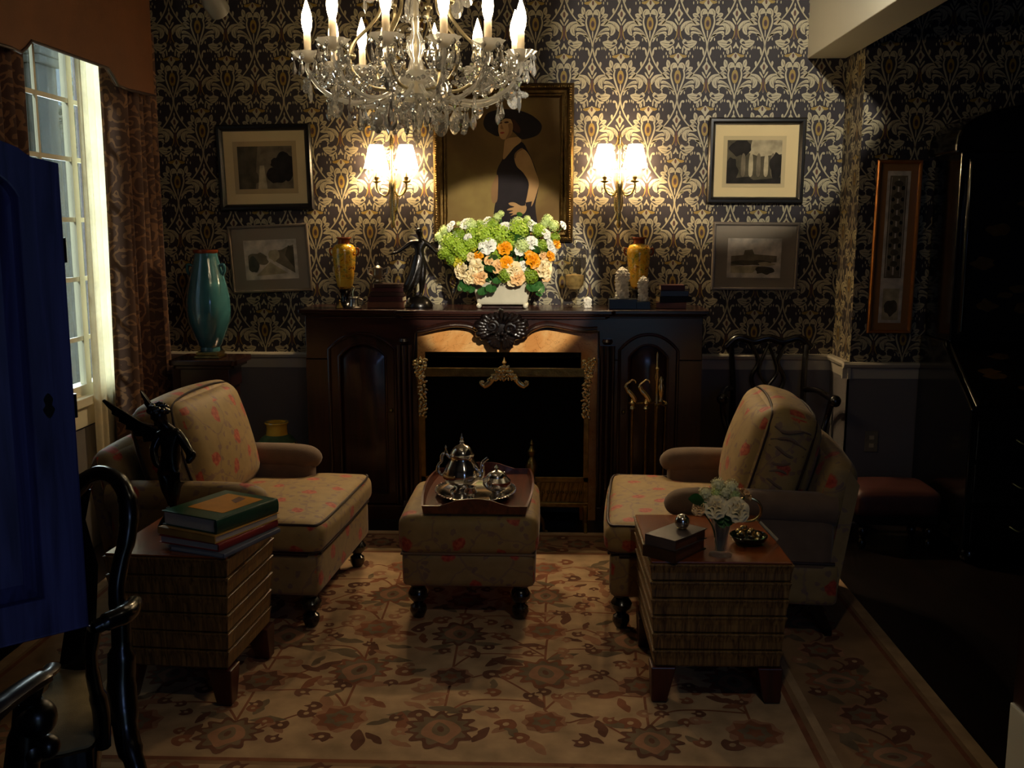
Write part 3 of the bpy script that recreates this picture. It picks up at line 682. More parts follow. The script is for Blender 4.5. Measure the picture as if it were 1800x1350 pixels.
for x0 in (-.765, .325):
    b = MB()
    for k, (dx, r) in enumerate(((-.030, .012), (0, .017), (.030, .012))): b.tube([(x0 + dx, MY - .004, .11), (x0 + dx, MY - .004, .98)], r, 12)
    b.lathe([(.02, 0), (.03, .015), (.024, .03)], 12, (x0, MY - .002, .985)); b.lathe([(.03, 0), (.024, .02), (.02, .03)], 12, (x0, MY - .002, .09))
    b.build('pilaster', M_dark, mt)
for (x0, x1) in (dL, dR):
    b = MB(); w = .052
    outer = [(x0, .1)] + arch(x0, x1, dzs, dri)[0:] + [(x1, .1)]
    inner = [(x0 + w, .1 + w)] + arch(x0 + w, x1 - w, dzs - w * .75, dri * .8) + [(x1 - w, .1 + w)]
    n = len(outer); vs = [(p[0], MY + .006, p[1]) for p in outer] + [(p[0], MY + .006, p[1]) for p in inner] + [(p[0], MY + .03, p[1]) for p in inner]
    b.add(vs, [(i, (i + 1) % n, n + (i + 1) % n, n + i) for i in range(n)] + [(n + i, n + (i + 1) % n, 2 * n + (i + 1) % n, 2 * n + i) for i in range(n)], 0, False)
    d = b.build('door', M_dark, mt)
    p2 = [(x0 + w + .05, .1 + w + .05)] + arch(x0 + w + .05, x1 - w - .05, dzs - w * .75 - .055, dri * .6) + [(x1 - w - .05, .1 + w + .05)]
    b = MB(); b.loft([[(p[0], MY + .03, p[1]) for p in inner], [(p[0], MY + .022, p[1]) for p in [((i[0] * .55 + q[0] * .45), (i[1] * .55 + q[1] * .45)) for i, q in zip(inner, p2)]], [(p[0], MY + .008, p[1]) for p in p2]], 0, None, True, True, False)
    b.tube([(p[0], MY + .01, p[1]) for p in inner], .008, 8, 0, True)
    b.build('panel', M_dark, d)
    MB().ball((x1 - .026 if x0 < 0 else x0 + .026, MY - .004, .62), .011).build('knob', M_brassd, d)
# cartouche: shell and acanthus scrolls
cx, cz = -.24, 1.075
b = MB()
b.ball((0, 0, 0), .1, 0, 16, 10, 1.15, .22, .72)
for i in range(19):
    a = R(215 - i * 250 / 18); k = 1 + .07 * math.sin(i * 2.3)
    pts = [(.045 * math.cos(a), -.030, .028 * math.sin(a)), (.085 * k * math.cos(a), -.046, .055 * k * math.sin(a)), (.12 * k * math.cos(a), -.040, .078 * k * math.sin(a)), (.137 * k * math.cos(a + .08), -.016, .088 * k * math.sin(a + .08))]
    b.tube(cat(pts, False, 4), [.006, .011, .017, .013], 8)
    b.ball((.130 * k * math.cos(a), -.034, .084 * k * math.sin(a)), .014, 0, 9, 6)
b.tube([(-.05 + .034 * (1 - t * .8) * math.cos(t * 11), -.046, .012 + .03 * (1 - t * .8) * math.sin(t * 11)) for t in [i / 26 for i in range(27)]], [.011, .006], 8)
for q in (-1, 1):
    sp = [(q * (.045 + .035 * (1 - t) * math.cos(t * 8)), -.04, -.005 + .035 * (1 - t) * math.sin(t * 8)) for t in [i / 20 for i in range(19)]]
    b.tube(sp, [.012, .006], 7)
    for k in range(5):
        a = -.35 - k * .26
        b.tube(cat([(q * .02, -.035, -.03), (q * (.05 + .012 * k) * math.cos(a) , -.045, -.035 + .06 * math.sin(a)), (q * (.1 - .008 * k) * math.cos(a), -.03, -.02 + .092 * math.sin(a))], False, 5), [.012, .013, .006], 7)
for k in range(9):
    b.ball((.03 * math.cos(k * .7), -.045, -.045 + .018 * math.sin(k * .7)), .012, 0, 8, 6)
b.build('carved_cartouche', M_carve, mt, (cx, MY - .004, cz))
# marble, firebox, glass
b = MB(); yo = 5.346
b.prism([(-.70, .0), (-.66, .0), (-.66, .937), (.187, .937), (.187, 0), (.275, 0), (.275, 1.06), (-.70, 1.06)], yo, yo + .02, 'xz')
b.build('marble_surround', M_marble, mt)
b = MB(); b.box(-.72, -.66, 5.372, 5.66, 0, .99); b.box(.187, .25, 5.372, 5.66, 0, .99); b.box(-.72, .25, 5.6, 5.66, 0, .99); b.box(-.66, .187, 5.372, 5.6, .95, .99); b.box(-.66, .187, 5.372, 5.6, 0.001, .02)
b.build('firebox', M_soot, mt)
MB().box(-.66, .187, 5.374, 5.378, .02, .95).build('glass_front', M_fireglass, mt)
struct(MB().box(-.95, .5, 5.085, 5.29, 0, .012).build('hearth', M_hearth, bevel=.003))
# ------------------------------------------------------------------ brass fire screen
SY_ = 5.15
t = thing('fire_screen', 'brass framed fire screen with floral garlands before the black hearth', 'fire screen', (-.22, SY_, .012))
SW = .445
b = MB(); b.box(-SW, SW, -.008, .008, .82, .866); b.box(-SW, -SW + .028, -.008, .008, 0, .866); b.box(SW - .028, SW, -.008, .008, 0, .866); b.box(-SW, SW, -.008, .008, .255, .285)
b.box(-SW, SW, -.012, .012, .12, .145); b.build('frame', M_brassd, t, bevel=.003)
MB().box(-SW + .02, SW - .02, .001, .006, .28, .83).build('panel', M_soot, t)
b = MB()
for i in range(34):
    x = -SW + .04 + i * (2 * SW - .08) / 33
    b.tube([(x - .012, 0, .15), (x + .004 * (-1) ** i, -.004, .2), (x + .012, 0, .255)], .0045, 6); b.ball((x, -.004, .2), .009, 0, 8, 5)
b.box(-SW + .02, SW - .02, .004, .009, .14, .26); b.build('pierced_gallery', M_brassd, t)
rg = random.Random(3)
def cluster(b, f, n, r0, r1):
    for i in range(n):
        x, z = f(i / n); M = T(x, -.012 - rg.random() * .012, z) @ RY(rg.random() * 6.28)
        b.ball((0, 0, 0), rg.uniform(r0, r1), 0, 7, 5, 1.5, .6, .8, M)
for q in (-1, 1):
    b = MB(); xc = q * (SW - .005)
    b.lathe([(.006, 0), (.014, .015), (.006, .03), (.009, .038), (.002, .05)], 10, (xc, 0, .875))
    cluster(b, lambda u: (xc + .03 * math.cos(u * 40) * (1 - u) ** .5, .91 - .11 * u), 34, .007, .012)
    b.build('corner_ornament', M_brass, t)
    b = MB(); cluster(b, lambda u: (xc - q * .012 + .016 * math.sin(u * 60), .80 - .2 * u), 34, .006, .011); b.build('garland', M_brass, t)
b = MB()
cluster(b, lambda u: ((u * 37 % 1 - .5) * .16 * (1 - ((u * 11) % 1)) * 1.0, .81 + .08 * ((u * 11) % 1)), 44, .007, .012)
b.lathe([(.008, 0), (.012, .01), (.004, .025), (.001, .04)], 8, (0, -.012, .885))
for q in (-1, 1):
    b.tube(cat([(q * .02, -.012, .84), (q * .055, -.014, .815), (q * .08, -.014, .785), (q * .105, -.014, .772), (q * .122, -.014, .785), (q * .115, -.014, .797), (q * .106, -.014, .79)], False, 5), [.016, .015, .009, .006], 8, 0, False, None, True, (.5, (0, 0, 1)))
b.build('centre_ornament', M_brass, t)
for q in (-1, 1): MB().prism([(-.09, 0), (.09, 0), (.06, .02), (.02, .035), (.02, .13), (-.02, .13), (-.02, .035), (-.06, .02)], -.01 + q * (SW - .014), .01 + q * (SW - .014), 'yz').build('foot', M_brassd, t, bevel=.003)
# andiron
t = thing('andiron', 'brass baluster andiron standing before the fire screen right of the tray', 'andiron', (-.075, 5.098, 0))
b = MB(); b.lathe([(.03, .09), (.034, .1), (.02, .115), (.03, .15), (.036, .185), (.026, .22), (.014, .245), (.024, .26), (.014, .275), (.02, .31), (.032, .345), (.033, .37), (.02, .4), (.011, .415), (.021, .43), (.024, .447), (.013, .463), (.007, .475), (.011, .485), (.002, .508)], 20); b.build('baluster', M_brassd, t)
b = MB()
for q in (-1, 1): b.tube(cat([(0, 0, .11), (q * .035, 0, .1), (q * .06, 0, .06), (q * .065, 0, .02), (q * .085, 0, .008)], False, 4), [.014, .008], 8)
b.build('legs', M_brassd, t)
MB().box(-.01, .01, 0, .035, .09, .11).build('log_bar', M_soot, t)
# fire tools
sx_, sy_ = .578, 5.165
t = thing('fireplace_tool_stand', 'brass stand with a spired column holding fireplace tools by the right mantel door', 'tool stand', (sx_, sy_, 0))
MB().lathe([(.085, 0), (.085, .012), (.05, .025), (.02, .04), (.012, .06)], 20).build('base', M_brassd, t)
MB().lathe([(.009, .05), (.009, .66), (.016, .68), (.009, .70), (.009, .8), (.017, .83), (.008, .86), (.014, .875), (.005, .89), (.006, .95), (.001, .965)], 14).build('column', M_brass, t)
b = MB(); b.tube([(-.15, -.05, .70), (-.05, -.03, .70), (0, 0, .70)], .006, 8); b.tube(cat([(0, 0, .7), (.03, -.03, .71), (.045, -.05, .70), (.03, -.06, .69)], False, 5), .006, 8)
b.build('bracket', M_brass, t)
def shandle(b):
    b.tube(cat([(0, 0, .69), (.012, 0, .715), (-.004, 0, .745), (-.03, 0, .775), (-.034, 0, .80), (-.016, 0, .815), (-.004, 0, .825), (.012, 0, .82), (.014, 0, .808)], False, 5), [.009, .014, .014, .011, .007, .006, .005, .004, .003], 9)
    b.lathe([(.008, .66), (.017, .675), (.011, .69), (.018, .705), (.008, .725)], 12)
for nm, x, lab in (('poker', .447, 'brass poker with a curled handle, leftmost of the hearth tools'), ('ash_shovel', .518, 'brass ash shovel with a curled handle beside the poker')):
    t = thing(nm, lab, 'fire tool', (x, 5.1, 0), 0, 'hearth tools')
    b = MB(); shandle(b); b.build('handle', M_brass, t)
    MB().tube([(0, 0, .665), (0, 0, .04 if nm == 'poker' else .2)], .0065, 8).build('shaft', M_brassd, t)
    if nm == 'poker': MB().tube(cat([(0, 0, .06), (0, 0, .02), (.02, 0, .012), (.03, 0, .03)], False, 4), [.0065, .003], 8).build('hook', M_brassd, t)
    else: MB().prism([(-.05, .013), (.05, .013), (.055, .15), (.03, .19), (0, .205), (-.03, .19), (-.055, .15)], -.004, .004, 'xz').build('blade', M_brassd, t)
t = thing('fire_tongs', 'brass fire tongs with two slender arms, rightmost of the hearth tools', 'fire tool', (.592, 5.1, 0), 0, 'hearth tools')
b = MB(); b.lathe([(.006, .70), (.014, .715), (.008, .73), (.013, .755), (.018, .79), (.009, .81), (.013, .825), (.003, .845)], 12); b.build('handle', M_brass, t)
for q in (-1, 1): MB().tube(cat([(q * .004, 0, .70), (q * .024, 0, .69), (q * .026, 0, .665), (q * .024, 0, .5), (q * .012, 0, .1), (q * .002, 0, .012)], False, 4), [.006, .0045], 8).build('arm', M_brassd, t)
# ------------------------------------------------------------------ things on the mantel shelf
IY = 5.45; MZ = 1.171
def yellow_vase(x, y, label, k=1.0):
    t = thing('porcelain_vase', label, 'vase', (x, y, MZ), 0, 'yellow vases on the mantel')
    b = MB(); b.lathe([(.05, 0), (.052, .008), (.034, .02), (.022, .04), (.026, .075), (.036, .092), (.03, .1)], 24); b.build('foot', M_black, t)
    b = MB(); b.lathe([(.03, .1), (.04, .112), (.048, .145), (.054, .18), (.061, .24), (.066, .29), (.065, .315), (.052, .336), (.034, .345)], 32, (0, 0, 0)); b.build('body', M_yel, t)
    MB().lathe([(.0405, .111), (.0487, .145), (.0498, .152)], 32).build('yellow_band', M_yelplain, t)
    b = MB(); b.lathe([(.034, .343), (.031, .36), (.034, .37), (.042, .374), (.041, .38), (.03, .38), (.027, .36)], 28); b.build('neck', M_rim, t)
    for q in (-1, 1): MB().tube(cat([(q * .06, 0, .315), (q * .076, 0, .318), (q * .078, 0, .295), (q * .066, 0, .28)], False, 5), .005, 8).build('handle', M_rim, t)
    return t
yellow_vase(-1.11, 5.46, 'yellow painted porcelain vase left of the bronze dancer')
yellow_vase(.503, 5.53, 'yellow painted porcelain vase behind the white carvings on the right of the mantel')
t = thing('chamber_candlestick', 'small brass chamber candlestick in front of the left yellow vase', 'candlestick', (-1.045, 5.36, MZ))
MB().lathe([(.042, 0), (.044, .006), (.03, .012), (.024, .03), (.022, .05), (.028, .057), (.026, .062), (.012, .064)], 24).build('cup', M_pewter, t)
MB().tube(cat([(0, 0, .06), (.0, 0, .09), (.008, 0, .11), (-.006, 0, .118), (-.012, 0, .104)], False, 5), [.006, .003], 8).build('snuffer', M_brass, t)
MB().tube(cat([(.024, 0, .05), (.048, 0, .045), (.05, 0, .022), (.036, 0, .012)], False, 4), .004, 8).build('handle', M_pewter, t)
t = thing('brass_bell', 'tiny brass bell beside the foot of the left yellow vase', 'bell', (-1.12, 5.35, MZ))
MB().lathe([(.02, 0), (.021, .004), (.012, .02), (.008, .03), (.004, .034), (.006, .042), (.001, .048)], 16).build('bell', M_brassd, t)
# books
def book(name, label, cat_, loc, rz, w, d, h, mc, mp=None, group=None, cov=.003, spine='x-', title=None, tilt=0):
    """lying book: w along x, d along y, h thick; spine on the given side"""
    t = thing(name, label, cat_, loc, rz, group)
    b = MB(); b.box(-w / 2, w / 2, -d / 2, d / 2, 0, cov); b.box(-w / 2, w / 2, -d / 2, d / 2, h - cov, h)
    if spine == 'x-': b.tube([(-w / 2 + .001, -d / 2, h / 2), (-w / 2 + .001, d / 2, h / 2)], h / 2, 12, 0, False, None, True, (.3, (0, 0, 1)))
    elif spine == 'x+': b.tube([(w / 2 - .001, -d / 2, h / 2), (w / 2 - .001, d / 2, h / 2)], h / 2, 12, 0, False, None, True, (.3, (0, 0, 1)))
    else: b.box(-w / 2, w / 2, (-d / 2 if spine == 'y-' else d / 2 - .005), (-d / 2 + .005 if spine == 'y-' else d / 2), 0, h)
    b.build('cover', mc, t, bevel=.0012)
    g = .006; MB().box(-w / 2 + g, w / 2 - g, -d / 2 + g, d / 2 - g, cov, h - cov).build('page_block', mp or M_page, t)
    return t
zs = MZ
for i, (w, d, h, m, rz, dx, lab) in enumerate((
        (.20, .15, .034, M_bkt, .03, 0, 'tan leather book at the bottom of the left mantel stack'),
        (.19, .14, .03, M_bkm, -.05, .004, 'maroon book second from the bottom of the left mantel stack'),
        (.185, .135, .022, M_bkbr, .06, .006, 'thin brown book in the middle of the left mantel stack'),
        (.17, .13, .024, M_bkm, -.02, .014, 'dark red book second from the top of the left mantel stack'),
        (.16, .12, .02, M_bkbr, .05, .016, 'narrow brown book topmost of the left mantel stack'))):
    book('book', lab, 'book', (-.875 + dx, 5.44, zs), rz, w, d, h, m, M_page, 'old books on the mantel', .003, 'y-'); zs += h
t = thing('loving_cup', 'silver two-handled cup standing on the left mantel book stack', 'cup', (-.925, 5.44, zs))
MB().lathe([(.026, 0), (.027, .005), (.012, .012), (.01, .02), (.022, .03), (.028, .05), (.026, .075), (.03, .085), (.027, .085), (.022, .07)], 24).build('bowl', M_pewter, t)
MB().lathe([(.026, .083), (.016, .094), (.005, .1), (.007, .108), (.002, .118)], 20).build('lid', M_pewter, t)
for q in (-1, 1): MB().tube(cat([(q * .026, 0, .04), (q * .05, 0, .055), (q * .055, 0, .075), (q * .062, 0, .082), (q * .05, 0, .085), (q * .028, 0, .078)], False, 5), .0035, 8).build('handle', M_pewter, t)
# bronze dancer
t = thing('dancer_statuette', 'dark bronze dancer statuette with outstretched arms left of the bouquet', 'statuette', (-.70, 5.45, MZ))
MB().lathe([(.075, 0), (.076, .012), (.066, .03), (.05, .05), (.03, .062), (.006, .066)], 28, (.0, 0, 0)).build('base', M_bronze, t)
pts = [(0, 0, .265, .033, .026), (.004, 0, .305, .026, .02), (.006, 0, .34, .034, .024), (.012, -.002, .368, .02, .018), (.010, -.004, .388, .012), (.006, -.01, .41, .024, .026), (.004, -.012, .432, .012),
       (-.035, 0, .355, .015), (-.075, -.01, .325, .012), (-.115, -.022, .298, .009), (-.135, -.03, .294, .008), (-.15, -.034, .285, .004),
       (.045, 0, .35, .015), (.08, .006, .315, .012), (.115, .012, .275, .009), (.135, .014, .258, .006),
       (-.02, 0, .235, .025), (-.03, -.01, .15, .02), (-.05, .02, .09, .012), (-.075, .045, .06, .007),
       (.022, 0, .235, .025), (.02, -.012, .15, .02), (.012, 0, .085, .012), (.01, 0, .065, .01), (.0, -.03, .06, .008)]
ed = [(0, 1), (1, 2), (2, 3), (3, 4), (4, 5), (5, 6), (2, 7), (7, 8), (8, 9), (9, 10), (10, 11), (2, 12), (12, 13), (13, 14), (14, 15), (0, 16), (16, 17), (17, 18), (18, 19), (0, 20), (20, 21), (21, 22), (22, 23), (23, 24)]
skin('body', pts, ed, M_bronze, t)
b = MB(); rings = []
for i, (z, rx, ry, cx_) in enumerate(((.285, .03, .025, 0), (.25, .04, .034, -.004), (.2, .047, .042, -.014), (.15, .055, .05, -.03), (.115, .062, .054, -.045), (.095, .064, .056, -.055))):
    rings.append([(cx_ + rx * math.cos(a) * (1 + .1 * math.sin(a * 7) * i / 5), ry * math.sin(a) * (1 + .1 * math.sin(a * 7) * i / 5), z + .045 * math.cos(a) * i / 5) for a in [2 * math.pi * k / 36 for k in range(36)]])
b.loft(rings, 0, None, True, False); b.build('skirt', M_bronze, t)
# planter
PXc, PYc = -.24, 5.42
t = thing('planter', 'cream ceramic trough planter in the centre of the mantel holding the bouquet', 'planter', (PXc, PYc, MZ))
b = MB()
def rr_(w, d, r=.012, n=4):
    o = []
    for cx_, cy_, a0 in ((w - r, d - r, 0), (-w + r, d - r, 90), (-w + r, -d + r, 180), (w - r, -d + r, 270)):
        for k in range(n + 1): a = R(a0 + 90 * k / n); o.append((cx_ + r * math.cos(a), cy_ + r * math.sin(a)))
    return o
secs = ((.128, .062, .022), (.134, .066, .026), (.137, .068, .04), (.15, .076, .1), (.162, .082, .142), (.166, .085, .15), (.160, .079, .15), (.150, .07, .11))
b.loft([[(x, y, z) for x, y in rr_(w, d)] for w, d, z in secs]); b.build('trough', M_planter, t)
b = MB()
for q in (-1, 1):
    for s in (-1, 1): b.ball((q * .125, s * .06, .016), .015, 0, 10, 6)
b.build('feet', M_planter, t)
MB().box(-.11, .11, -.055, .055, 0, .012).build('base_plate', M_dark, t, bevel=.003)
MB().box(-.145, .145, -.068, .068, .1, .118).build('moss', M_leaf, t)
# ---- blooms
def petal(b, M, w, h, curl, cup, mi=0, n=4):
    vs = []; fs = []
    for j in range(n + 1):
        v = j / n; ww = w * (math.sin(math.pi * (.18 + .68 * v)) ** .8) * (.55 + .45 * min(1, v * 2.2))
        for i in range(n + 1):
            u = -1 + 2 * i / n
            vs.append((u * ww, -cup * (1 - u * u) * h * .9 * math.sin(v * 1.9) + curl * h * v ** 3, h * v * (1 - .12 * u * u * v)))
    for j in range(n):
        for i in range(n): a = j * (n + 1) + i; fs.append((a, a + 1, a + n + 2, a + n + 1))
    b.add(vs, fs, mi, True, M)
def rose(b, M, r, rg_, layers=4, mi=0):
    b.ball((0, 0, r * .55), r * .36, mi, 8, 6, 1, 1, 1.3, M)
    for l in range(layers):
        n = 3 + l; t0 = R(4 + 15 * l)
        for k in range(n):
            a = 2 * math.pi * k / n + l * .9 + rg_.uniform(-.2, .2)
            petal(b, M @ RZ(a) @ T(0, -r * (.1 + .1 * l), r * .12) @ RX(t0), r * (.44 + .1 * l), r * (1.0 - .03 * l), -.05 - .05 * l, -.4, mi)
def ranunculus(b, M, r, rg_, mi=0): rose(b, M @ Matrix.Scale(.92, 4), r, rg_, 5, mi)
def pompon(b, M, r, rg_, n=42, mi=0):
    b.ball((0, 0, 0), r * .72, mi, 10, 7, 1, 1, 1, M)
    for i in range(n):
        z = 1 - 2 * (i + .5) / n; a = i * 2.39996; s = math.sqrt(max(0, 1 - z * z)); d = Vector((s * math.cos(a), s * math.sin(a), z))
        q = d.to_track_quat('Z', 'Y').to_matrix().to_4x4(); M2 = M @ T(*(d * r * rg_.uniform(.8, .98))) @ q @ RZ(rg_.random() * 6)
        k = r * rg_.uniform(.2, .3)
        for p in range(4):
            M3 = M2 @ RZ(p * math.pi / 2)
            b.add([(0, 0, 0), (k * .9, -k * .5, k * .28), (k * 1.35, 0, k * .3), (k * .9, k * .5, k * .28)], [(0, 1, 2, 3)], mi, False, M3)
def leaf_(b, M, l, w, mi=0):
    vs = []; fs = []
    for j in range(7):
        v = j / 6; ww = w * math.sin(math.pi * (v * .94 + .03)) ** .8
        for u in (-1, -.5, 0, .5, 1): vs.append((u * ww, -.25 * l * v * v - abs(u) * ww * -.25, l * v))
    for j in range(6):
        for i in range(4): a = j * 5 + i; fs.append((a, a + 1, a + 6, a + 5))
    b.add(vs, fs, mi, True, M)
fl = thing('flower_bouquet', 'large bouquet of green hydrangeas, white ranunculus, roses and orange blooms on the mantel', 'flowers', (PXc, PYc, MZ + .12))
F0 = Vector((PXc, PYc, MZ + .12)); rf = random.Random(11)
def fpos(zx, zy, dy=0.0):
    """bloom centre; dy = how far in front of the trough's middle it stands"""
    return P(740 + zx / 6.43, 360 + zy / 6.43, Y=PYc - dy) - F0
def outw(p, up=.6):
    d = Vector((p.x * .9, p.y - .13, max(.02, p.z) * up)); d = d.normalized() if d.length else Vector((0, 0, 1))
    return d.to_track_quat('Z', 'Y').to_matrix().to_4x4()
spec = [
 ('white_ranunculus', M_white, ranunculus, .0095, ((330, 240, .02, 8.5), (495, 210, .02, 10), (760, 225, .0, 10), (960, 240, .02, 9), (1260, 230, .0, 11), (525, 365, .07, 7), (745, 455, .1, 13), (1265, 425, .09, 10), (1425, 330, .03, 9), (1475, 455, .04, 9), (1612, 228, .0, 6.5), (225, 478, .03, 7), (1165, 695, .1, 8), (360, 365, .04, 8.5), (1495, 505, .03, 7), (1115, 520, .1, 7), (1130, 375, .05, 8), (750, 160, -.02, 6))),
 ('green_hydrangea', M_lime, pompon, .0095, ((330, 420, .05, 14), (430, 480, .07, 15), (720, 335, .06, 17), (900, 350, .06, 17), (1100, 290, .04, 16), (290, 520, .04, 12), (470, 560, .07, 12), (590, 330, .04, 12), (850, 560, .07, 11), (1330, 290, .03, 11), (560, 450, .07, 12), (1000, 450, .05, 12))),
 ('viburnum', M_limed, pompon, .0095, ((950, 795, .12, 12), (1235, 800, .1, 13), (1360, 465, .06, 11), (350, 620, .06, 10), (800, 240, .0, 13), (1180, 240, .0, 12), (430, 350, .03, 12), (1510, 370, .02, 9), (640, 250, .0, 10), (240, 560, .03, 8))),
 ('pale_viburnum', M_pale, pompon, .0095, ((560, 235, .02, 12), (1150, 465, .09, 13), (205, 360, .0, 8), (270, 290, .0, 9), (860, 140, -.02, 7), (905, 100, -.02, 5.5), (1090, 215, .0, 12), (1430, 165, -.02, 9), (1500, 235, -.02, 9), (1400, 215, -.02, 8), (1350, 260, -.02, 8), (670, 215, -.02, 7), (430, 215, -.02, 4.5), (1200, 160, -.02, 6), (250, 420, .02, 8))),
 ('orange_poppy', M_orange, rose, .0095, ((945, 490, .1, 11), (645, 590, .1, 9), (970, 650, .13, 10), (1265, 630, .12, 12), (1225, 575, .11, 8), (1535, 440, .03, 8), (1465, 580, .06, 8))),
 ('lemon_bloom', M_yellow, rose, .0095, ((425, 650, .08, 10), (600, 500, .08, 4), (400, 600, .07, 7))),
 ('cream_rose', M_cream, rose, .0095, ((455, 745, .1, 12.5), (625, 700, .13, 12), (1045, 725, .13, 12), (550, 820, .12, 11), (1395, 740, .08, 14), (560, 590, .1, 7), (1030, 865, .12, 8), (1430, 660, .06, 9))),
 ('peach_rose', M_peach, rose, .0095, ((665, 815, .14, 12), (1090, 820, .13, 12), (1385, 590, .06, 9), (765, 630, .11, 7), (880, 700, .12, 11), (1340, 720, .09, 9), (1410, 810, .07, 9)))]
stems = MB()
for nm, m, fn, k, lst in spec:
    for zx, zy, dy, rp_ in lst:
        p = fpos(zx, zy, dy); r = rp_ * .00335
        b = MB(); M = T(*p) @ outw(p, .55) @ RZ(rf.random() * 6)
        if fn is pompon: pompon(b, T(*p) @ RZ(rf.random() * 6), r, rf, 46 if r > .035 else 30)
        else: fn(b, M @ T(0, 0, -r * .5), r, rf)
        b.build(nm, m, fl)
        stems.tube(cat([(p.x * .25, p.y * .25, -.01), (p.x * .6, p.y * .6, p.z * .45), (p.x * .97, p.y * .97, p.z * .95)], False, 4), .0028, 5)
stems.build('stems', M_leaf, fl)
b = MB()
for zx, zy, dy, l, rr2 in ((690, 930, .1, .055, 2.9), (800, 900, .11, .055, 3.3), (780, 760, .12, .05, .3), (700, 960, .1, .04, 3.6), (460, 870, .08, .05, 2.2), (430, 850, .06, .05, 1.6), (500, 900, .09, .05, 2.6), (420, 910, .06, .045, 2.0), (560, 930, .08, .04, 2.6), (1280, 530, .09, .045, .6), (1090, 430, .06, .06, .5), (1320, 880, .07, .06, -2.3), (1260, 900, .09, .05, -2.7), (1390, 910, .05, .06, -2.0), (1350, 960, .05, .045, -2.5), (860, 820, .12, .045, 3.1), (1110, 130, -.03, .03, .2), (540, 640, .08, .05, 1.0), (830, 640, .1, .05, -.4), (900, 570, .08, .05, .6), (1180, 620, .1, .045, 1.2), (720, 560, .08, .05, -.8), (300, 640, .04, .04, 1.6), (1440, 520, .03, .04, -1.2), (1010, 380, .05, .05, .2)):
    p = fpos(zx, zy, dy)
    for s in (0, .5, -.5): leaf_(b, T(*p) @ RY(rr2 + s) @ RX(.5), l, l * .36)
for i in range(120):
    a = rf.uniform(-1, 1); p = Vector((a * .17, rf.uniform(-.1, .07), rf.uniform(.02, .17) + .03 * (1 - a * a)))
    leaf_(b, T(*p) @ RZ(rf.random() * 6) @ RX(rf.uniform(.3, 1.4)), rf.uniform(.03, .05), .014)
b.build('leaves', M_leaf, fl)
# apothecary jar, stones, carvings
t = thing('apothecary_jar', 'clear glass apothecary jar with a spire lid right of the bouquet', 'jar', (.152, 5.5, MZ))
MB().lathe([(.04, 0), (.041, .006), (.014, .016), (.011, .05), (.02, .07), (.044, .085), (.058, .115), (.062, .17), (.063, .265), (.066, .27), (.06, .27), (.058, .17), (.05, .12), (.01, .09)], 28).build('bowl', M_jar, t)
MB().lathe([(.066, .272), (.067, .28), (.062, .31), (.05, .318), (.02, .324), (.011, .335), (.018, .35), (.008, .362), (.012, .375), (.003, .405)], 28).build('lid', M_jar, t)
MB().lathe([(.03, .098), (.046, .12), (.05, .15), (.05, .175), (.01, .18)], 24).build('contents', M_dried, t)
def carving(x, y, z, h, r, label, m):
    t = thing('stone_carving', label, 'carving', (x, y, z), rf.uniform(-.2, .2), 'white carvings on the mantel')
    b = MB(); rg2 = random.Random(int(h * 1e4))
    pr = cat([(r * .92, 0), (r * .98, h * .06), (r * .9, h * .3), (r * .95, h * .55), (r * 1.0, h * .72), (r * .8, h * .85), (r * .45, h * .94), (r * .06, h)], False, 5)
    b.lathe(pr, 26, (0, 0, 0), 0, None, True, 0, 1, .8, lambda a, z_: .14 * math.sin(a * 5 + z_ * 70) + .12 * math.sin(a * 8 - z_ * 210) + .06 * math.sin(z_ * 420))
    for k in range(3): b.ball((r * .25 * (k - 1), -r * .72, h * (.5 + .02 * (k == 1))), r * .3, 0, 8, 6, .8, .5, 2.0)
    b.ball((0, -r * .6, h * .78), r * .42, 0, 10, 8, .8, .6, 1.1)
    b.build('figure', m, t); return t
def carved_box(x, y, w, d, h, label):
    b = MB().box(-w / 2, w / 2, -d / 2, d / 2, 0, h); o = b.build('pedestal_block', M_bkbl, None, (x, y, MZ), (0, 0, 0), False, .002); tag(o, label, 'block', 'dark blocks under the carvings')
carved_box(.41, 5.4, .15, .09, .052, 'wide blue-black block under the taller white carving')
carving(.405, 5.4, MZ + .052, .172, .036, 'taller white carving of figures standing on the wide dark block', M_stone)
carved_box(.517, 5.39, .075, .08, .04, 'small blue-grey block under the shorter white carving')
carving(.517, 5.39, MZ + .04, .137, .027, 'shorter white carving of figures standing on the small dark block', M_stone)
carving(.222, 5.42, MZ, .062, .02, 'tiny white carved head on the mantel shelf beside the glass jar', M_stone)
zs = MZ
for w, d, h, m, rz, dx, lab in (
        (.16, .12, .034, M_bkt, -.08, .0, 'tan book at the bottom of the right mantel stack'),
        (.175, .13, .032, M_bkk, .1, .012, 'black book second from the bottom of the right mantel stack'),
        (.15, .12, .03, M_bkk, -.04, .014, 'thick black book second from the top of the right mantel stack'),
        (.13, .1, .03, M_bkm, .06, .0, 'red-brown book topmost of the right mantel stack')):
    book('book', lab, 'book', (.675 + dx, 5.45, zs), rz, w, d, h, m, M_page, 'old books on the mantel', .003, 'y-'); zs += h
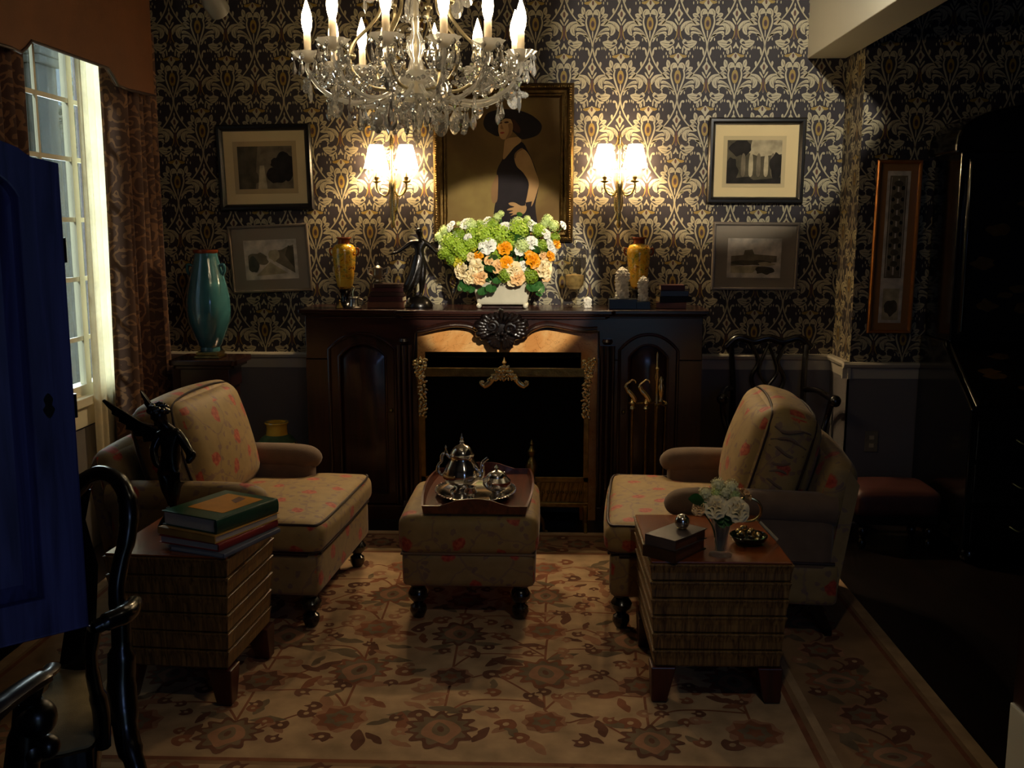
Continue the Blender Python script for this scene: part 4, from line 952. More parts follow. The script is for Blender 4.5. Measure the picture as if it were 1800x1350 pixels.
# ------------------------------------------------------------------ pictures
def mould(b, w, h, prof, mi=0):
    """mitred frame: prof = [(inset from the outer edge, how far it stands off the wall)]"""
    rings = [[(-w / 2 + d, -y, -h / 2 + d), (w / 2 - d, -y, -h / 2 + d), (w / 2 - d, -y, h / 2 - d), (-w / 2 + d, -y, h / 2 - d)] for d, y in prof]
    b.loft(rings, mi, None, True, False, False)
def picture(name, label, cat_, c, w, h, prof, mfr, layers, roll=0, group=None, glass=True, lean=0, rz=0):
    lean = -lean; t = thing(name, label, cat_, (c[0], c[1] - h / 2 * math.sin(lean) - .001, c[2]), rz, group); t.rotation_euler = (lean, roll, rz)
    b = MB(); mould(b, w, h, [(0, 0)] + prof + [(prof[-1][0], .004)]); b.build('picture_frame', mfr, t)
    iw, ih = w - 2 * prof[-1][0] + .006, h - 2 * prof[-1][0] + .006
    layers(t, iw, ih)
    if glass: MB().add([(-iw / 2, -.0105, -ih / 2), (iw / 2, -.0105, -ih / 2), (iw / 2, -.0105, ih / 2), (-iw / 2, -.0105, ih / 2)], [(0, 1, 2, 3)], 0, False).build('glass', M_glass, t)
    return t
def sheet(b, x0, x1, z0, z1, y, mi=0): b.box(x0, x1, -y, -y + .0015, z0, z1, mi)
def flat(b, pts, y, mi=0): b.poly([(x, -y, z) for x, z in pts], mi)
def mounted(mm, ox, oz, pw, ph, scene, border=None, bm=None):
    def f(t, iw, ih):
        b = MB(); b.box(-iw / 2, iw / 2, -.004, 0, -ih / 2, ih / 2); b.build('mount_board', mm, t)
        if border:
            b = MB(); sheet(b, ox - border[0] / 2, ox + border[0] / 2, oz - border[1] / 2, oz + border[1] / 2, .0052); b.build('print_margin', bm, t)
        b = MB(); scene(b, ox, oz, pw, ph); b.build('print', scene.m, t)
    return f
MP = lambda n, h: mat(n, h, .85, 0, .35, 16, 0, 60, .2)
P1, P2, P3, P4, P5 = MP('print_ink', '2b2723'), MP('print_grey', '57503f'), MP('print_mid', '7c705a'), MP('print_light', 'b5a684'), MP('print_paper', 'd5c8b4')
def blob(cx, cz, rx, rz_, n=16, k=.18, s=1):
    r2 = random.Random(s); return cat([(cx + rx * (1 + r2.uniform(-k, k)) * math.cos(2 * math.pi * i / n), cz + rz_ * (1 + r2.uniform(-k, k)) * math.sin(2 * math.pi * i / n)) for i in range(n)], True, 2)
def clipf(b, pts, y, mi, box):
    q = clip(list(pts), *box)
    if len(q) > 2: flat(b, q, y, mi)
def sc_grove(b, ox, oz, w, h):     # dark trees on both sides of a pale path
    bx = (ox - w / 2, ox + w / 2, oz - h / 2, oz + h / 2); sheet(b, *bx, .0065, 2)
    clipf(b, [(ox - w * .5, oz + h * .5), (ox - w * .12, oz + h * .5), (ox - w * .16, oz + h * .1), (ox - w * .2, oz - h * .5), (ox - w * .5, oz - h * .5)], .0071, 1, bx)
    for k, (x, z, rx, rz_) in enumerate(((.34, .2, .12, .17), (.22, .1, .12, .14), (.4, .0, .16, .3), (.2, -.18, .18, .2), (-.36, .1, .16, .3), (-.3, -.25, .16, .2))): clipf(b, blob(ox + x * w, oz + z * h, rx * w, rz_ * h, 16, .15, k), .0075 + .0001 * k, 0 if k < 4 else 1, bx)
    clipf(b, [(ox - w * .15, oz - h * .5), (ox + w * .02, oz - h * .5), (ox - w * .02, oz + h * .05), (ox - w * .1, oz + h * .05)], .0083, 3, bx)
sc_grove.m = [P1, P2, P3, P4, P5]
def sc_court(b, ox, oz, w, h):     # dim courtyard with pale arches
    bx = (ox - w / 2, ox + w / 2, oz - h / 2, oz + h / 2); sheet(b, *bx, .0065, 1)
    clipf(b, [(ox - w * .05, oz + h * .5), (ox + w * .5, oz + h * .5), (ox + w * .5, oz + h * .18), (ox + w * .1, oz + h * .12), (ox - w * .1, oz + h * .2)], .007, 3, bx)
    clipf(b, blob(ox - w * .25, oz + h * .33, w * .2, h * .2, 16, .2, 4), .0073, 0, bx)
    for k, x in enumerate((-.2, -.06, .08, .22, .34)):
        clipf(b, cat([(ox + (x - .035) * w, oz - .3 * h), (ox + (x - .035) * w, oz + .1 * h), (ox + x * w, oz + .2 * h), (ox + (x + .035) * w, oz + .1 * h), (ox + (x + .035) * w, oz - .3 * h)], True, 3), .0076, 3 if k % 2 else 2, bx)
    clipf(b, blob(ox + w * .42, oz - h * .08, w * .13, h * .3, 14, .2, 9), .0079, 0, bx); clipf(b, blob(ox - w * .42, oz - h * .2, w * .12, h * .3, 14, .2, 2), .008, 0, bx)
    clipf(b, [(ox - w * .5, oz - h * .5), (ox + w * .5, oz - h * .5), (ox + w * .5, oz - h * .36), (ox, oz - h * .42), (ox - w * .1, oz - h * .34), (ox - w * .5, oz - h * .4)], .0082, 0, bx)
sc_court.m = [P1, P2, P3, P4, P5]
def sc_street(b, ox, oz, w, h):    # town street going into the distance
    bx = (ox - w / 2, ox + w / 2, oz - h / 2, oz + h / 2); sheet(b, *bx, .0065, 4); by = (ox - w * .43, ox + w * .44, oz - h * .42, oz + h * .4)
    clipf(b, [(ox + w * .44, oz + h * .36), (ox + w * .3, oz + h * .3), (ox + w * .22, oz + h * .24), (ox + w * .1, oz + h * .22), (ox, oz + h * .02), (ox + w * .44, oz - h * .36)], .007, 2, by)
    clipf(b, [(ox + w * .44, oz + h * .3), (ox + w * .34, oz + h * .34), (ox + w * .27, oz + h * .1), (ox + w * .44, oz - h * .25)], .0073, 1, by)
    clipf(b, blob(ox - w * .25, oz + h * .02, w * .2, h * .16, 16, .25, 3), .0072, 2, by); clipf(b, blob(ox - w * .34, oz - h * .12, w * .1, h * .2, 12, .25, 6), .0075, 1, by)
    clipf(b, blob(ox + w * .06, oz + h * .1, w * .1, h * .14, 12, .25, 5), .0076, 3, by); clipf(b, [(ox - w * .3, oz - h * .4), (ox + w * .3, oz - h * .36), (ox - w * .02, oz - h * .06)], .0069, 3, by)
sc_street.m = [P1, P2, P3, P4, P5]
def sc_castle(b, ox, oz, w, h):    # long castle over a wooded bank
    bx = (ox - w / 2, ox + w / 2, oz - h / 2, oz + h / 2); sheet(b, *bx, .0065, 4); by = (ox - w * .43, ox + w * .42, oz - h * .42, oz + h * .38)
    clipf(b, [(ox - w * .43, oz + h * .05), (ox - w * .2, oz + h * .08), (ox - w * .18, oz + h * .2), (ox - w * .04, oz + h * .22), (ox + w * .0, oz + h * .1), (ox + w * .42, oz + h * .06), (ox + w * .42, oz - h * .1), (ox - w * .43, oz - h * .2)], .007, 2, by)
    clipf(b, blob(ox - w * .02, oz - h * .12, w * .4, h * .07, 16, .3, 3), .0073, 1, by); clipf(b, blob(ox + w * .2, oz - h * .3, w * .22, h * .1, 14, .3, 8), .0074, 1, by)
    clipf(b, [(ox - w * .43, oz - h * .2), (ox + w * .1, oz - h * .2), (ox - w * .02, oz - h * .38), (ox - w * .43, oz - h * .38)], .0072, 3, by); clipf(b, blob(ox + w * .22, oz - h * .15, w * .16, h * .05, 12, .3, 12), .0076, 3, by)
sc_castle.m = [P1, P2, P3, P4, P5]
blk = [(.0, .02), (.008, .03), (.02, .03), (.03, .02), (.034, .012), (.036, .012)]
picture('framed_print', 'black framed print of dark trees, upper picture left of the fireplace', 'picture', (-1.59, YB, 1.937), .535, .475, blk, M_blackfr, mounted(M_matc, 0, .0, .31, .235, sc_grove, (.36, .29), mat('print_margin_paper', 'c4a878', .85, 0, .05, 5)), R(-.9), 'framed prints', True, R(-2.2))
picture('framed_print', 'silver framed print of a town street, lower picture left of the fireplace', 'picture', (-1.583, YB, 1.427), .462, .385, [(0, .012), (.004, .018), (.012, .018), (.016, .01), (.018, .01)], M_silverfr, mounted(M_matg, .005, -.005, .305, .225, sc_street), R(-2.4), 'framed prints', True, R(-2.2))
picture('framed_print', 'black framed print of a dim courtyard, upper picture right of the fireplace', 'picture', (1.155, YB, 1.968), .53, .465, blk, M_blackfr, mounted(M_matc, -.01, -.005, .30, .235, sc_court, (.345, .28), mat('print_margin_paper_pale', 'cdb88a', .85, 0, .05, 5)), R(.2), 'framed prints', True, R(-1.2))
picture('framed_print', 'silver framed print of a castle, lower picture right of the fireplace', 'picture', (1.17, YB, 1.443), .482, .38, [(0, .012), (.004, .018), (.012, .018), (.016, .01), (.018, .01)], M_silverfr, mounted(M_matg, -.005, -.01, .30, .22, sc_castle), R(.5), 'framed prints', True, R(-1.2))
# tall narrow panel on the alcove wall
def panel(t, iw, ih):
    MB().box(-iw / 2, iw / 2, -.004, 0, -ih / 2, ih / 2).build('mount_board', M_goldfr2, t)
    b = MB(); w, h = iw * .60, ih * .91
    sheet(b, -w / 2, w / 2, -h / 2, h / 2, .0055, 4); sheet(b, -w * .38, w * .38, -h * .2, h * .47, .0063, 2); sheet(b, -w * .36, w * .36, -h * .48, -h * .27, .0063, 3)
    for k in range(8):
        z = h * .42 - k * h * .075
        flat(b, blob(0, z, w * .18, h * .02, 10, .2, k), .007, 1); flat(b, blob(-w * .2, z - h * .03, w * .07, h * .014, 8, .2, k + 9), .007, 0); flat(b, blob(w * .2, z - h * .03, w * .07, h * .014, 8, .2, k + 20), .007, 0)
    flat(b, [(-.004, -h * .18), (.004, -h * .18), (.004, h * .45), (-.004, h * .45)], .0068, 4)
    flat(b, blob(0, -h * .4, w * .28, h * .05, 12, .25, 5), .007, 1)
    for q in (-1, 1): flat(b, [(q * w * .3, -h * .19), (q * w * .32, -h * .19), (q * w * .32, h * .46), (q * w * .3, h * .46)], .0068, 4)
    b.build('print', [P1, P2, P3, P4, P5], t)
M_goldfr2 = mat('amber_mount', '9a6a34', .7, 0, .08, 6)
picture('framed_ornament', 'tall narrow gilt-framed ornament panel on the dark alcove wall', 'picture', (1.827, YJ, 1.497), .232, .905, [(0, .012), (.005, .022), (.012, .022), (.017, .014), (.02, .012)], M_goldfr, panel, R(.3), None, True, R(-1))
# portrait
def portrait(t, iw, ih):
    M_cv = blotch('umber_canvas', [(.3, '503c24'), (.5, '6c5430'), (.7, '8c7844')], 2.2, .7, 0, 0, .3)
    mm = [M_cv, mat('painted_black_hat', '1c1614', .6, 0, .2, 20), mat('painted_skin', 'a88256', .6, 0, .1, 12), mat('painted_dark_dress', '20191b', .6, 0, .2, 8), mat('painted_hair', '3a2114', .6, 0, .2, 20),
          mat('painted_skin_shadow', '80603e', .6, 0, .1, 12), mat('painted_lips', '8a3a2c', .6), mat('painted_haze', '887440', .6, 0, .2, 5), mat('painted_haze_core', '96824c', .6, 0, .2, 6)]
    for m_ in mm[1:]: [n_ for n_ in m_.node_tree.nodes if n_.type == 'BSDF_PRINCIPLED'][0].inputs['Specular IOR Level'].default_value = .1
    b = MB(); b.box(-iw / 2, iw / 2, -.006, 0, -ih / 2, ih / 2, 0)
    c = Vector(t.location)
    def q(x, y): v = P(780 + x / 5.158, 160 + y / 5.158, Y=YB - .012); return (v.x - c.x, v.z - c.z)
    lv = [0]
    bx = (-iw / 2 + .003, iw / 2 - .003, -ih / 2 + .003, ih / 2 - .003)
    def pp(pts, mi, sm=True):
        lv[0] += 1; pl = [q(*p) for p in pts]; pl = cat(pl, True, 4) if sm else pl; clipf(b, pl, .0064 + .00025 * lv[0], mi, bx)
    pp(((470, 1330), (455, 1100), (490, 900), (480, 740), (520, 640), (580, 560), (700, 460), (770, 560), (830, 700), (860, 860), (830, 1040), (830, 1330)), 3)
    pp(((640, 420), (560, 440), (545, 520), (540, 620), (590, 570), (640, 510), (700, 460), (690, 420)), 2)   # neck and chest
    pp(((450, 820), (490, 760), (492, 900), (482, 1000), (440, 1010), (430, 900)), 5)                          # far arm
    pp(((640, 590), (680, 540), (730, 530), (785, 600), (830, 720), (862, 820), (850, 900), (800, 1040), (740, 1050), (760, 930), (770, 830), (720, 740), (660, 680)), 2)
    pp(((742, 1010), (800, 1000), (790, 1060), (745, 1075)), 3, False)
    pp(((745, 1040), (700, 1040), (640, 1010), (590, 1015), (600, 1035), (640, 1050), (590, 1065), (575, 1082), (630, 1084), (590, 1105), (630, 1110), (605, 1132), (650, 1120), (720, 1116), (748, 1080)), 2)
    pp(((360, 280), (400, 200), (520, 168), (660, 172), (790, 215), (875, 285), (888, 340), (850, 400), (760, 432), (700, 435), (640, 380), (560, 330), (500, 410), (420, 380), (375, 340)), 1)
    pp(((590, 240), (640, 260), (690, 330), (690, 380), (650, 370), (620, 340), (600, 290)), 4)
    pp(((505, 270), (560, 240), (600, 250), (625, 300), (620, 370), (585, 425), (545, 440), (515, 425), (498, 380), (495, 330)), 2)
    pp(((585, 300), (622, 300), (618, 370), (585, 425), (560, 436), (590, 370)), 5)
    pp(((548, 282), (575, 275), (592, 284), (575, 292), (556, 292)), 4); pp(((508, 290), (524, 284), (530, 292), (514, 298)), 4)
    pp(((522, 300), (538, 330), (540, 346), (520, 345), (514, 335)), 5); pp(((512, 376), (534, 370), (552, 378), (534, 388), (516, 386)), 6)
    pp(((505, 262), (560, 232), (640, 240), (640, 262), (560, 250), (512, 282)), 1)
    pp(((640, 600), (650, 560), (700, 520), (720, 528), (668, 560), (650, 610)), 5)
    b.build('canvas', mm, t)
picture('portrait_painting', 'large gilt framed portrait of a person in a wide black hat above the fireplace', 'picture', (-.247, YB, 1.957), .785, .865, [(.0, .02), (.004, .045), (.014, .058), (.028, .052), (.04, .03), (.052, .026), (.062, .032), (.068, .03), (.074, .016), (.078, .014)], M_gold, portrait, 0, None, False, R(-.6))
tp = [o for o in bpy.data.objects if o.name.startswith('portrait_painting')][0]
b = MB()
for w_, n_ in ((.757, 62), (.837, 62)):
    pass
for i in range(60):
    s = -.37 + i * .74 / 59
    for z in (.411, -.411): b.ball((s, -.056, z), .0075, 0, 7, 5)
for i in range(66):
    s = -.41 + i * .82 / 65
    for x in (.371, -.371): b.ball((x, -.056, s), .0075, 0, 7, 5)
b.build('beaded_carving', M_gold, tp)
# ------------------------------------------------------------------ wall sconces
LIGHTS = []
def sconce(x, label):
    t = thing('wall_sconce', label, 'wall lamp', (x, YB, 1.85), 0, 'brass sconces beside the portrait')
    b = MB(); b.lathe([(.006, -.25), (.014, -.235), (.009, -.21), (.016, -.19), (.012, -.16), (.013, -.05), (.02, -.03), (.022, 0), (.014, .02), (.009, .06), (.008, .18), (.014, .20), (.009, .215), (.012, .235), (.002, .262)], 16, (0, -.05, 0)); b.build('stem', M_brass, t)
    b = MB(); b.ball((0, -.006, -.1), .034, 0, 14, 8, .8, .3, 2.0); b.box(-.006, .006, -.05, 0, -.108, -.092); b.build('backplate', M_brass, t)
    for q, zo in ((-1, 0), (1, 0)):
        ax = q * .083
        b = MB(); b.tube(cat([(q * .006, -.055, -.02), (q * .03, -.062, -.068), (q * .062, -.07, -.062), (q * .082, -.075, -.03), (ax, -.075, .0)], False, 6), .0055, 8)
        b.lathe([(.005, -.004), (.022, .004), (.024, .008), (.008, .01), (.009, .016), (.013, .022), (.013, .03), (.008, .032)], 14, (ax, -.075, 0)); a = b.build('arm', M_brassd, t)
        MB().lathe([(.0095, .028), (.0095, .085)], 12, (ax, -.075, 0)).build('candle_sleeve', M_wax, a)
        MB().lathe([(.009, .085), (.014, .105), (.0155, .122), (.011, .145), (.004, .165), (.001, .172)], 12, (ax, -.075, 0)).build('bulb', M_bulb2, a)
        b = MB(); n = 40; rings = []
        for z, r in ((.078, .066), (.13, .054), (.205, .036)):
            rings.append([(ax + (r + .0025 * (k % 2)) * math.cos(2 * math.pi * k / n), -.075 + (r + .0025 * (k % 2)) * math.sin(2 * math.pi * k / n), z) for k in range(n)])
        b.loft(rings, 0, None, True, False, False); b.build('lampshade', M_shade, a)
        LIGHTS.append((x + ax, YB - .075, 1.85 + .13))
sconce(-.868, 'brass two-arm sconce with lit pleated shades left of the portrait')
sconce(.399, 'brass two-arm sconce with lit pleated shades right of the portrait')
# ------------------------------------------------------------------ ceiling spotlights
def track_head(name, label, x, y, z, aim):
    t = thing(name, label, 'spotlight', (x, y, z), 0, 'ceiling spotlights')
    d = (Vector(aim) - Vector((x, y, z))).normalized(); M = d.to_track_quat('-Z', 'Y').to_matrix().to_4x4()
    MB().lathe([(.05, -.075), (.052, -.07), (.05, .0), (.04, .05), (.02, .075), (.004, .08)], 20, (0, 0, 0), 0, M).build('lamp_housing', M_ceil2, t)
    b = MB(); b.tube([(0, 0, .03), (0, 0, ZC - z)], .008, 8); b.lathe([(.04, ZC - z - .02), (.04, ZC - z)], 16); b.build('stem', M_ceil2, t)
    return d
M_ceil2 = mat('white_lamp_enamel', '7a756a', .4, 0, .05, 5)
track_head('ceiling_spotlight', 'white spotlight head hanging from the ceiling near the upper left corner', -1.50, 4.6, 2.61, (-1.3, 5.6, 1.9))
# ------------------------------------------------------------------ crystal chandelier
CX, CY, CZ = -.462, 3.6, 2.185
ch = thing('chandelier', 'lit crystal chandelier with candle bulbs hanging above the tray ottoman', 'chandelier', (CX, CY, CZ))
RA = .372
ANG = [-7, 22, 46, 82, 113, 146, 176, -154, -138, -119, -82, -38]
rc = random.Random(21)
b = MB(); b.lathe([(.012, -.20), (.03, -.19), (.045, -.17), (.05, -.15), (.03, -.12), (.05, -.10), (.075, -.085), (.06, -.06), (.03, -.04), (.02, .0), (.034, .03), (.03, .06), (.014, .09), (.012, .2), (.026, .24), (.03, .27), (.014, .3), (.01, .4), (.02, .45), (.008, .5)], 16)
b.build('central_column', M_crya, ch)
b = MB(); b.tube([(0, 0, .48), (0, 0, ZC - CZ - .02)], .005, 8); b.lathe([(.006, ZC - CZ - .05), (.05, ZC - CZ - .02), (.06, ZC - CZ)], 20); b.tube([(0, 0, -.2), (0, 0, .5)], .004, 6)
b.build('hanging_rod', M_champ, ch)
b = MB()
for k in range(6):
    a = R(15 + 60 * k); c, s = math.cos(a), math.sin(a)
    b.tube(cat([(.06 * c, .06 * s, -.11), (.16 * c, .16 * s, -.10), (.225 * c, .225 * s, -.04), (.215 * c, .215 * s, .04), (.16 * c, .16 * s, .1), (.12 * c, .12 * s, .16), (.125 * c, .125 * s, .23), (.1 * c, .1 * s, .3), (.03 * c, .03 * s, .33)], False, 6), .0062, 8)
    b.ball((.127 * c, .127 * s, .2), .014, 0, 10, 6); b.ball((.22 * c, .22 * s, .0), .013, 0, 10, 6)
b.build('scrolled_ribs', M_champ, ch)
NDROP = [0]
def drop(pos, h, w, parent, flatk=1.0, mi=None):
    """faceted pear drop hanging below pos"""
    b = MB(); a = rc.random() * 3
    b.lathe([(.0006, 0), (w * .35, -h * .16), (w * .5, -h * .36), (w, -h * .68), (w * .72, -h * .86), (.0006, -h)], 6, (0, 0, 0), 0, RZ(a), False, 0, 1, flatk)
    b.lathe([(.0005, .018), (.006, .012), (.0085, .006), (.006, .0), (.0005, -.004)], 6, (0, 0, 0), 0, None, False)
    return b.build('crystal_drop', M_cry, parent, pos)
def lame(pos, h, w):
    """flat pendalogue with a scalloped rim"""
    b = MB(); n = 22; M = RZ(rc.random() * 3)
    o = [(w * (1 + .06 * math.cos(9 * a)) * math.sin(a) * (1 - .52 * max(0, math.cos(a)) ** 1.5), -h * .56 + h * .46 * math.cos(a)) for a in [2 * math.pi * k / n for k in range(n)]]
    vs = [(x, 0, z) for x, z in o] + [(x * .62, -.006, -h * .56 + (z + h * .56) * .62) for x, z in o] + [(x * .62, .006, -h * .56 + (z + h * .56) * .62) for x, z in o]
    fs = [(i, (i + 1) % n, n + (i + 1) % n, n + i) for i in range(n)] + [(i, (i + 1) % n, 2 * n + (i + 1) % n, 2 * n + i) for i in range(n)] + [tuple(range(n, 2 * n)), tuple(range(2 * n, 3 * n))]
    b.add(vs, fs, 0, False, M); b.lathe([(.0005, .02), (.008, .012), (.009, .004), (.0005, -.01)], 6, (0, 0, 0), 0, None, False)
    return b.build('crystal_pendalogue', M_cry, ch, pos)
def beads(b, path, r, gap):
    for p, q in zip(path, path[1:]):
        b.lathe([(.0004, -r), (r * .8, -r * .5), (r, 0), (r * .8, r * .5), (.0004, r)], 6, p, 0, None, False)
tips = []
for ia, an in enumerate(ANG):
    low = ia % 2; r_ = RA - (.02 if an in (22, -138, 146) else 0)
    a = math.radians(an - 90); c, s = math.cos(a), math.sin(a); zp = 0
    b = MB(); b.tube(cat([(.05 * c, .05 * s, -.09), (.13 * c, .13 * s, -.135), (.23 * c, .23 * s, -.15), (.32 * c, .32 * s, -.115), (r_ * c, r_ * s, -.05), (r_ * c, r_ * s, -.012)], False, 7), .0075, 8)
    arm = b.build('arm', M_crya, ch)
    x, y = r_ * c, r_ * s; tips.append((x, y))
    MB().lathe([(.008, -.022), (.02, -.012), (.042, .002), (.052, .012), (.054, .014), (.046, .0115), (.02, -.004), (.008, -.006)], 32, (x, y, 0), 0, None, True, 0, 1, 1, lambda q, z: .09 * math.cos(q * 8) * (z > -.005)).build('bobeche', M_bob, arm)
    MB().lathe([(.0125, -.01), (.0125, .075), (.010, .078)], 14, (x, y, 0)).build('candle_sleeve', M_wax, arm)
    MB().lathe([(.010, .076), (.0165, .098), (.019, .12), (.0165, .142), (.009, .166), (.004, .182), (.001, .192)], 14, (x, y, 0)).build('bulb', M_bulb, arm)
    for k in range(6):
        q = 2 * math.pi * k / 6 + .3
        drop((x + .047 * math.cos(q), y + .047 * math.sin(q), -.012), rc.uniform(.045, .062), .0095, ch)
    lame((x * .985, y * .985, -.075 - .02 * low), rc.choice((.085, .095, .08)), .026)
    drop((x * .82, y * .82, -.15), .065, .011, ch)
b = MB()
for x, y in tips:
    for k in range(15): beads(b, [(x * .93 + rc.uniform(-.045, .045), y * .93 + rc.uniform(-.045, .045), -.03 - rc.random() * .1)] * 2, rc.uniform(.007, .013), 0)
for i in range(len(tips)):
    order = sorted(range(12), key=lambda k: math.atan2(tips[k][1], tips[k][0])); p, q = tips[order[i]], tips[order[(i + 1) % 12]]
    n = 11; path = []
    for k in range(n + 1):
        t = k / n; x, y = p[0] + (q[0] - p[0]) * t, p[1] + (q[1] - p[1]) * t
        path.append((x * .94, y * .94, -.03 - .085 * math.sin(math.pi * t)))
    beads(b, path, .0085, 0)
    t2 = p; path = [(t2[0] * (1 - k / 13) * .93, t2[1] * (1 - k / 13) * .93, -.02 + .26 * (k / 13) ** 1.6 - .1 * math.sin(math.pi * k / 13)) for k in range(13)]
    beads(b, path, .007, 0)
for k in range(170):
    a = rc.random() * 6.28; r_ = rc.uniform(.04, .34); z = -.05 - .13 * math.sin(min(1, r_ / .3) * math.pi) - rc.random() * .07
    beads(b, [(r_ * math.cos(a), r_ * math.sin(a), z)] * 2, rc.uniform(.006, .012), 0)
o = b.build('bead_swags', M_cry, ch); o['kind'] = 'stuff'
for k in range(10):
    a = 2 * math.pi * k / 10; drop((.2 * math.cos(a), .2 * math.sin(a), -.165), .08, .013, ch)
for k in range(8):
    a = 2 * math.pi * k / 8 + .2; lame((.135 * math.cos(a), .135 * math.sin(a), -.16), .095, .028)
for k in range(6):
    a = 2 * math.pi * k / 6 + .5; drop((.06 * math.cos(a), .06 * math.sin(a), -.17), .06, .011, ch)
lame((0, 0, -.215), .075, .026)
for k in range(6):
    a = R(15 + 60 * k + 30); lame((.19 * math.cos(a), .19 * math.sin(a), .27), .11, .028)
    drop((.1 * math.cos(a), .1 * math.sin(a), .24), .08, .009, ch)
b = MB()
for k in range(6):
    a = R(45 + 60 * k); b.tube(cat([(.03 * math.cos(a), .03 * math.sin(a), .33), (.12 * math.cos(a), .12 * math.sin(a), .36), (.19 * math.cos(a), .19 * math.sin(a), .30)], False, 5), .005, 6)
b.build('crown_arms', M_crya, ch)
M_greenglass = thin_glass("green_glass", "5a8a6a", .03, 1.7)
# ------------------------------------------------------------------ armchairs (front = +x)
def turned(b, h, r, c=(0, 0, 0)):
    b.lathe([(r * .62, 0), (r * .8, h * .08), (r * .98, h * .2), (r * .9, h * .33), (r * .5, h * .41), (r * .62, h * .45), (r * 1.12, h * .6), (r * 1.2, h * .72), (r * .85, h * .86), (r * .55, h * .9), (r * .95, h * .94), (r, h)], 20, c)
def armchair(label, loc, rz, am):
    t = thing('armchair', label, 'armchair', loc, rz, 'floral armchairs')
    HW = .425
    # upholstered base
    b = MB(); b.rbox((.02, 0, .225), (.44, HW - .01, .088), .03, 0, 12); b.build('seat_base', M_fabside, t, uv=True)
    b = MB(); b.tube([(.462, -HW + .04, .312), (.462, HW - .04, .312)], .006, 6); b.tube([(-.40, -HW + .012, .312), (.42, -HW + .012, .312)], .006, 6); b.tube([(-.40, HW - .012, .312), (.42, HW - .012, .312)], .006, 6)
    b.build('base_welt', M_welt, t)
    # T-shaped seat cushion
    def tb(q):
        x, y, z = q
        if x < .14: y *= .70 if x < .08 else .70 + .30 * (x - .08) / .06
        return (x, y, z)
    b = MB(); b.rbox((.10, 0, .375), (.38, HW, .066), .05, 0, 26, (.012, .0, .022), None, tb)
    cu = b.build('seat_cushion', M_fab, t, uv=True)
    b = MB()
    for z in (.432, .322):
        b.tube(cat([(.17, HW - .022, z), (.40, HW - .018, z), (.464, HW - .05, z), (.474, .1, z + .003), (.474, -.1, z + .003), (.464, -HW + .05, z), (.40, -HW + .018, z), (.17, -HW + .022, z)], False, 4), .0055, 6)
    b.build('piping', M_welt, cu)
    # arms: panel with a rolled top, English style
    for q in (-1, 1):
        b = MB(); b.rbox((-.09, q * (HW - .065), .39), (.305, .053, .15), .035, 0, 12)
        r0 = .064; pth = [(-.40, q * (HW - .06), .515), (-.2, q * (HW - .06), .52), (.06, q * (HW - .06), .522), (.16, q * (HW - .06), .517), (.205, q * (HW - .062), .505), (.225, q * (HW - .065), .48)]
        b.tube(cat(pth, False, 5), [r0] * 18 + [r0 * .98, r0 * .95, r0 * .9, r0 * .82, r0 * .7, r0 * .52, r0 * .35, .01], 22)
        b.build('arm', am[(q + 1) // 2], t, uv=True)
    # raked back
    MB_ = MB(); M = T(-.345, 0, .50) @ RY(R(-17)); MB_.rbox((-.03, 0, -.05), (.065, HW - .03, .265), .06, 0, 16, (.012, 0, .02), M); MB_.build('back_frame', M_fabside, t, uv=True)
    # outside back reaching to the floor rail
    b = MB(); b.loft([[(-.36, y, .15), (-.41, y, .15), (-.48, y, .62), (-.44, y, .68)] for y in (-HW + .03, HW - .03)], 0, None, True, True, False); b.build('outside_back', M_fabside, t, uv=True)
    M = T(-.185, 0, .645) @ RY(R(-16))
    b = MB(); b.rbox((0, 0, 0), (.12, .335, .245), .08, 0, 20, (.055, .02, .02), M); bc = b.build('back_cushion', M_fab, t, uv=True)
    b = MB()
    for x in (.088, -.088):
        pth = [M @ Vector(p) for p in ((x, -.325, -.17), (x, -.337, 0), (x, -.323, .16), (x, -.262, .226), (x, 0, .246), (x, .262, .226), (x, .323, .16), (x, .337, 0), (x, .325, -.17))]
        b.tube(cat(pth, False, 5), .005, 6)
    b.build('piping', M_welt, bc)
    # gathered boxing on the cushion's ends
    for q in (-1, 1):
        b = MB()
        for k in range(9):
            z = -.17 + k * .043; pth = [M @ Vector((x, q * (.350 - .016 * (x / .08) ** 2), z + .012 * math.sin(k * 2 + x * 40))) for x in (-.07, -.035, 0, .035, .07)]
            b.tube(cat(pth, False, 3), [.004, .008, .008, .004], 6)
        b.build('gathers', M_plain, bc)
    for (x, y) in ((.41, .36), (.41, -.36)):
        b = MB(); turned(b, .14, .036, (x, y, 0)); b.build('leg', M_black, t)
    for y in (.34, -.34):
        b = MB(); b.tube(cat([(-.34, y, .15), (-.36, y, .09), (-.395, y, .03), (-.40, y, .0)], False, 4), [.032, .028, .022, .020], 4); b.build('leg', M_black, t)
    return t
RTOP = RT + .0045
armchair('floral armchair left of the ottoman beside the window curtain', (-1.325, 4.175, RTOP), R(-4), (M_fabside, M_plain))
armchair('floral armchair right of the ottoman beside the table with roses', (.745, 4.145, RTOP), R(180 - 5), (M_plain, M_plain))
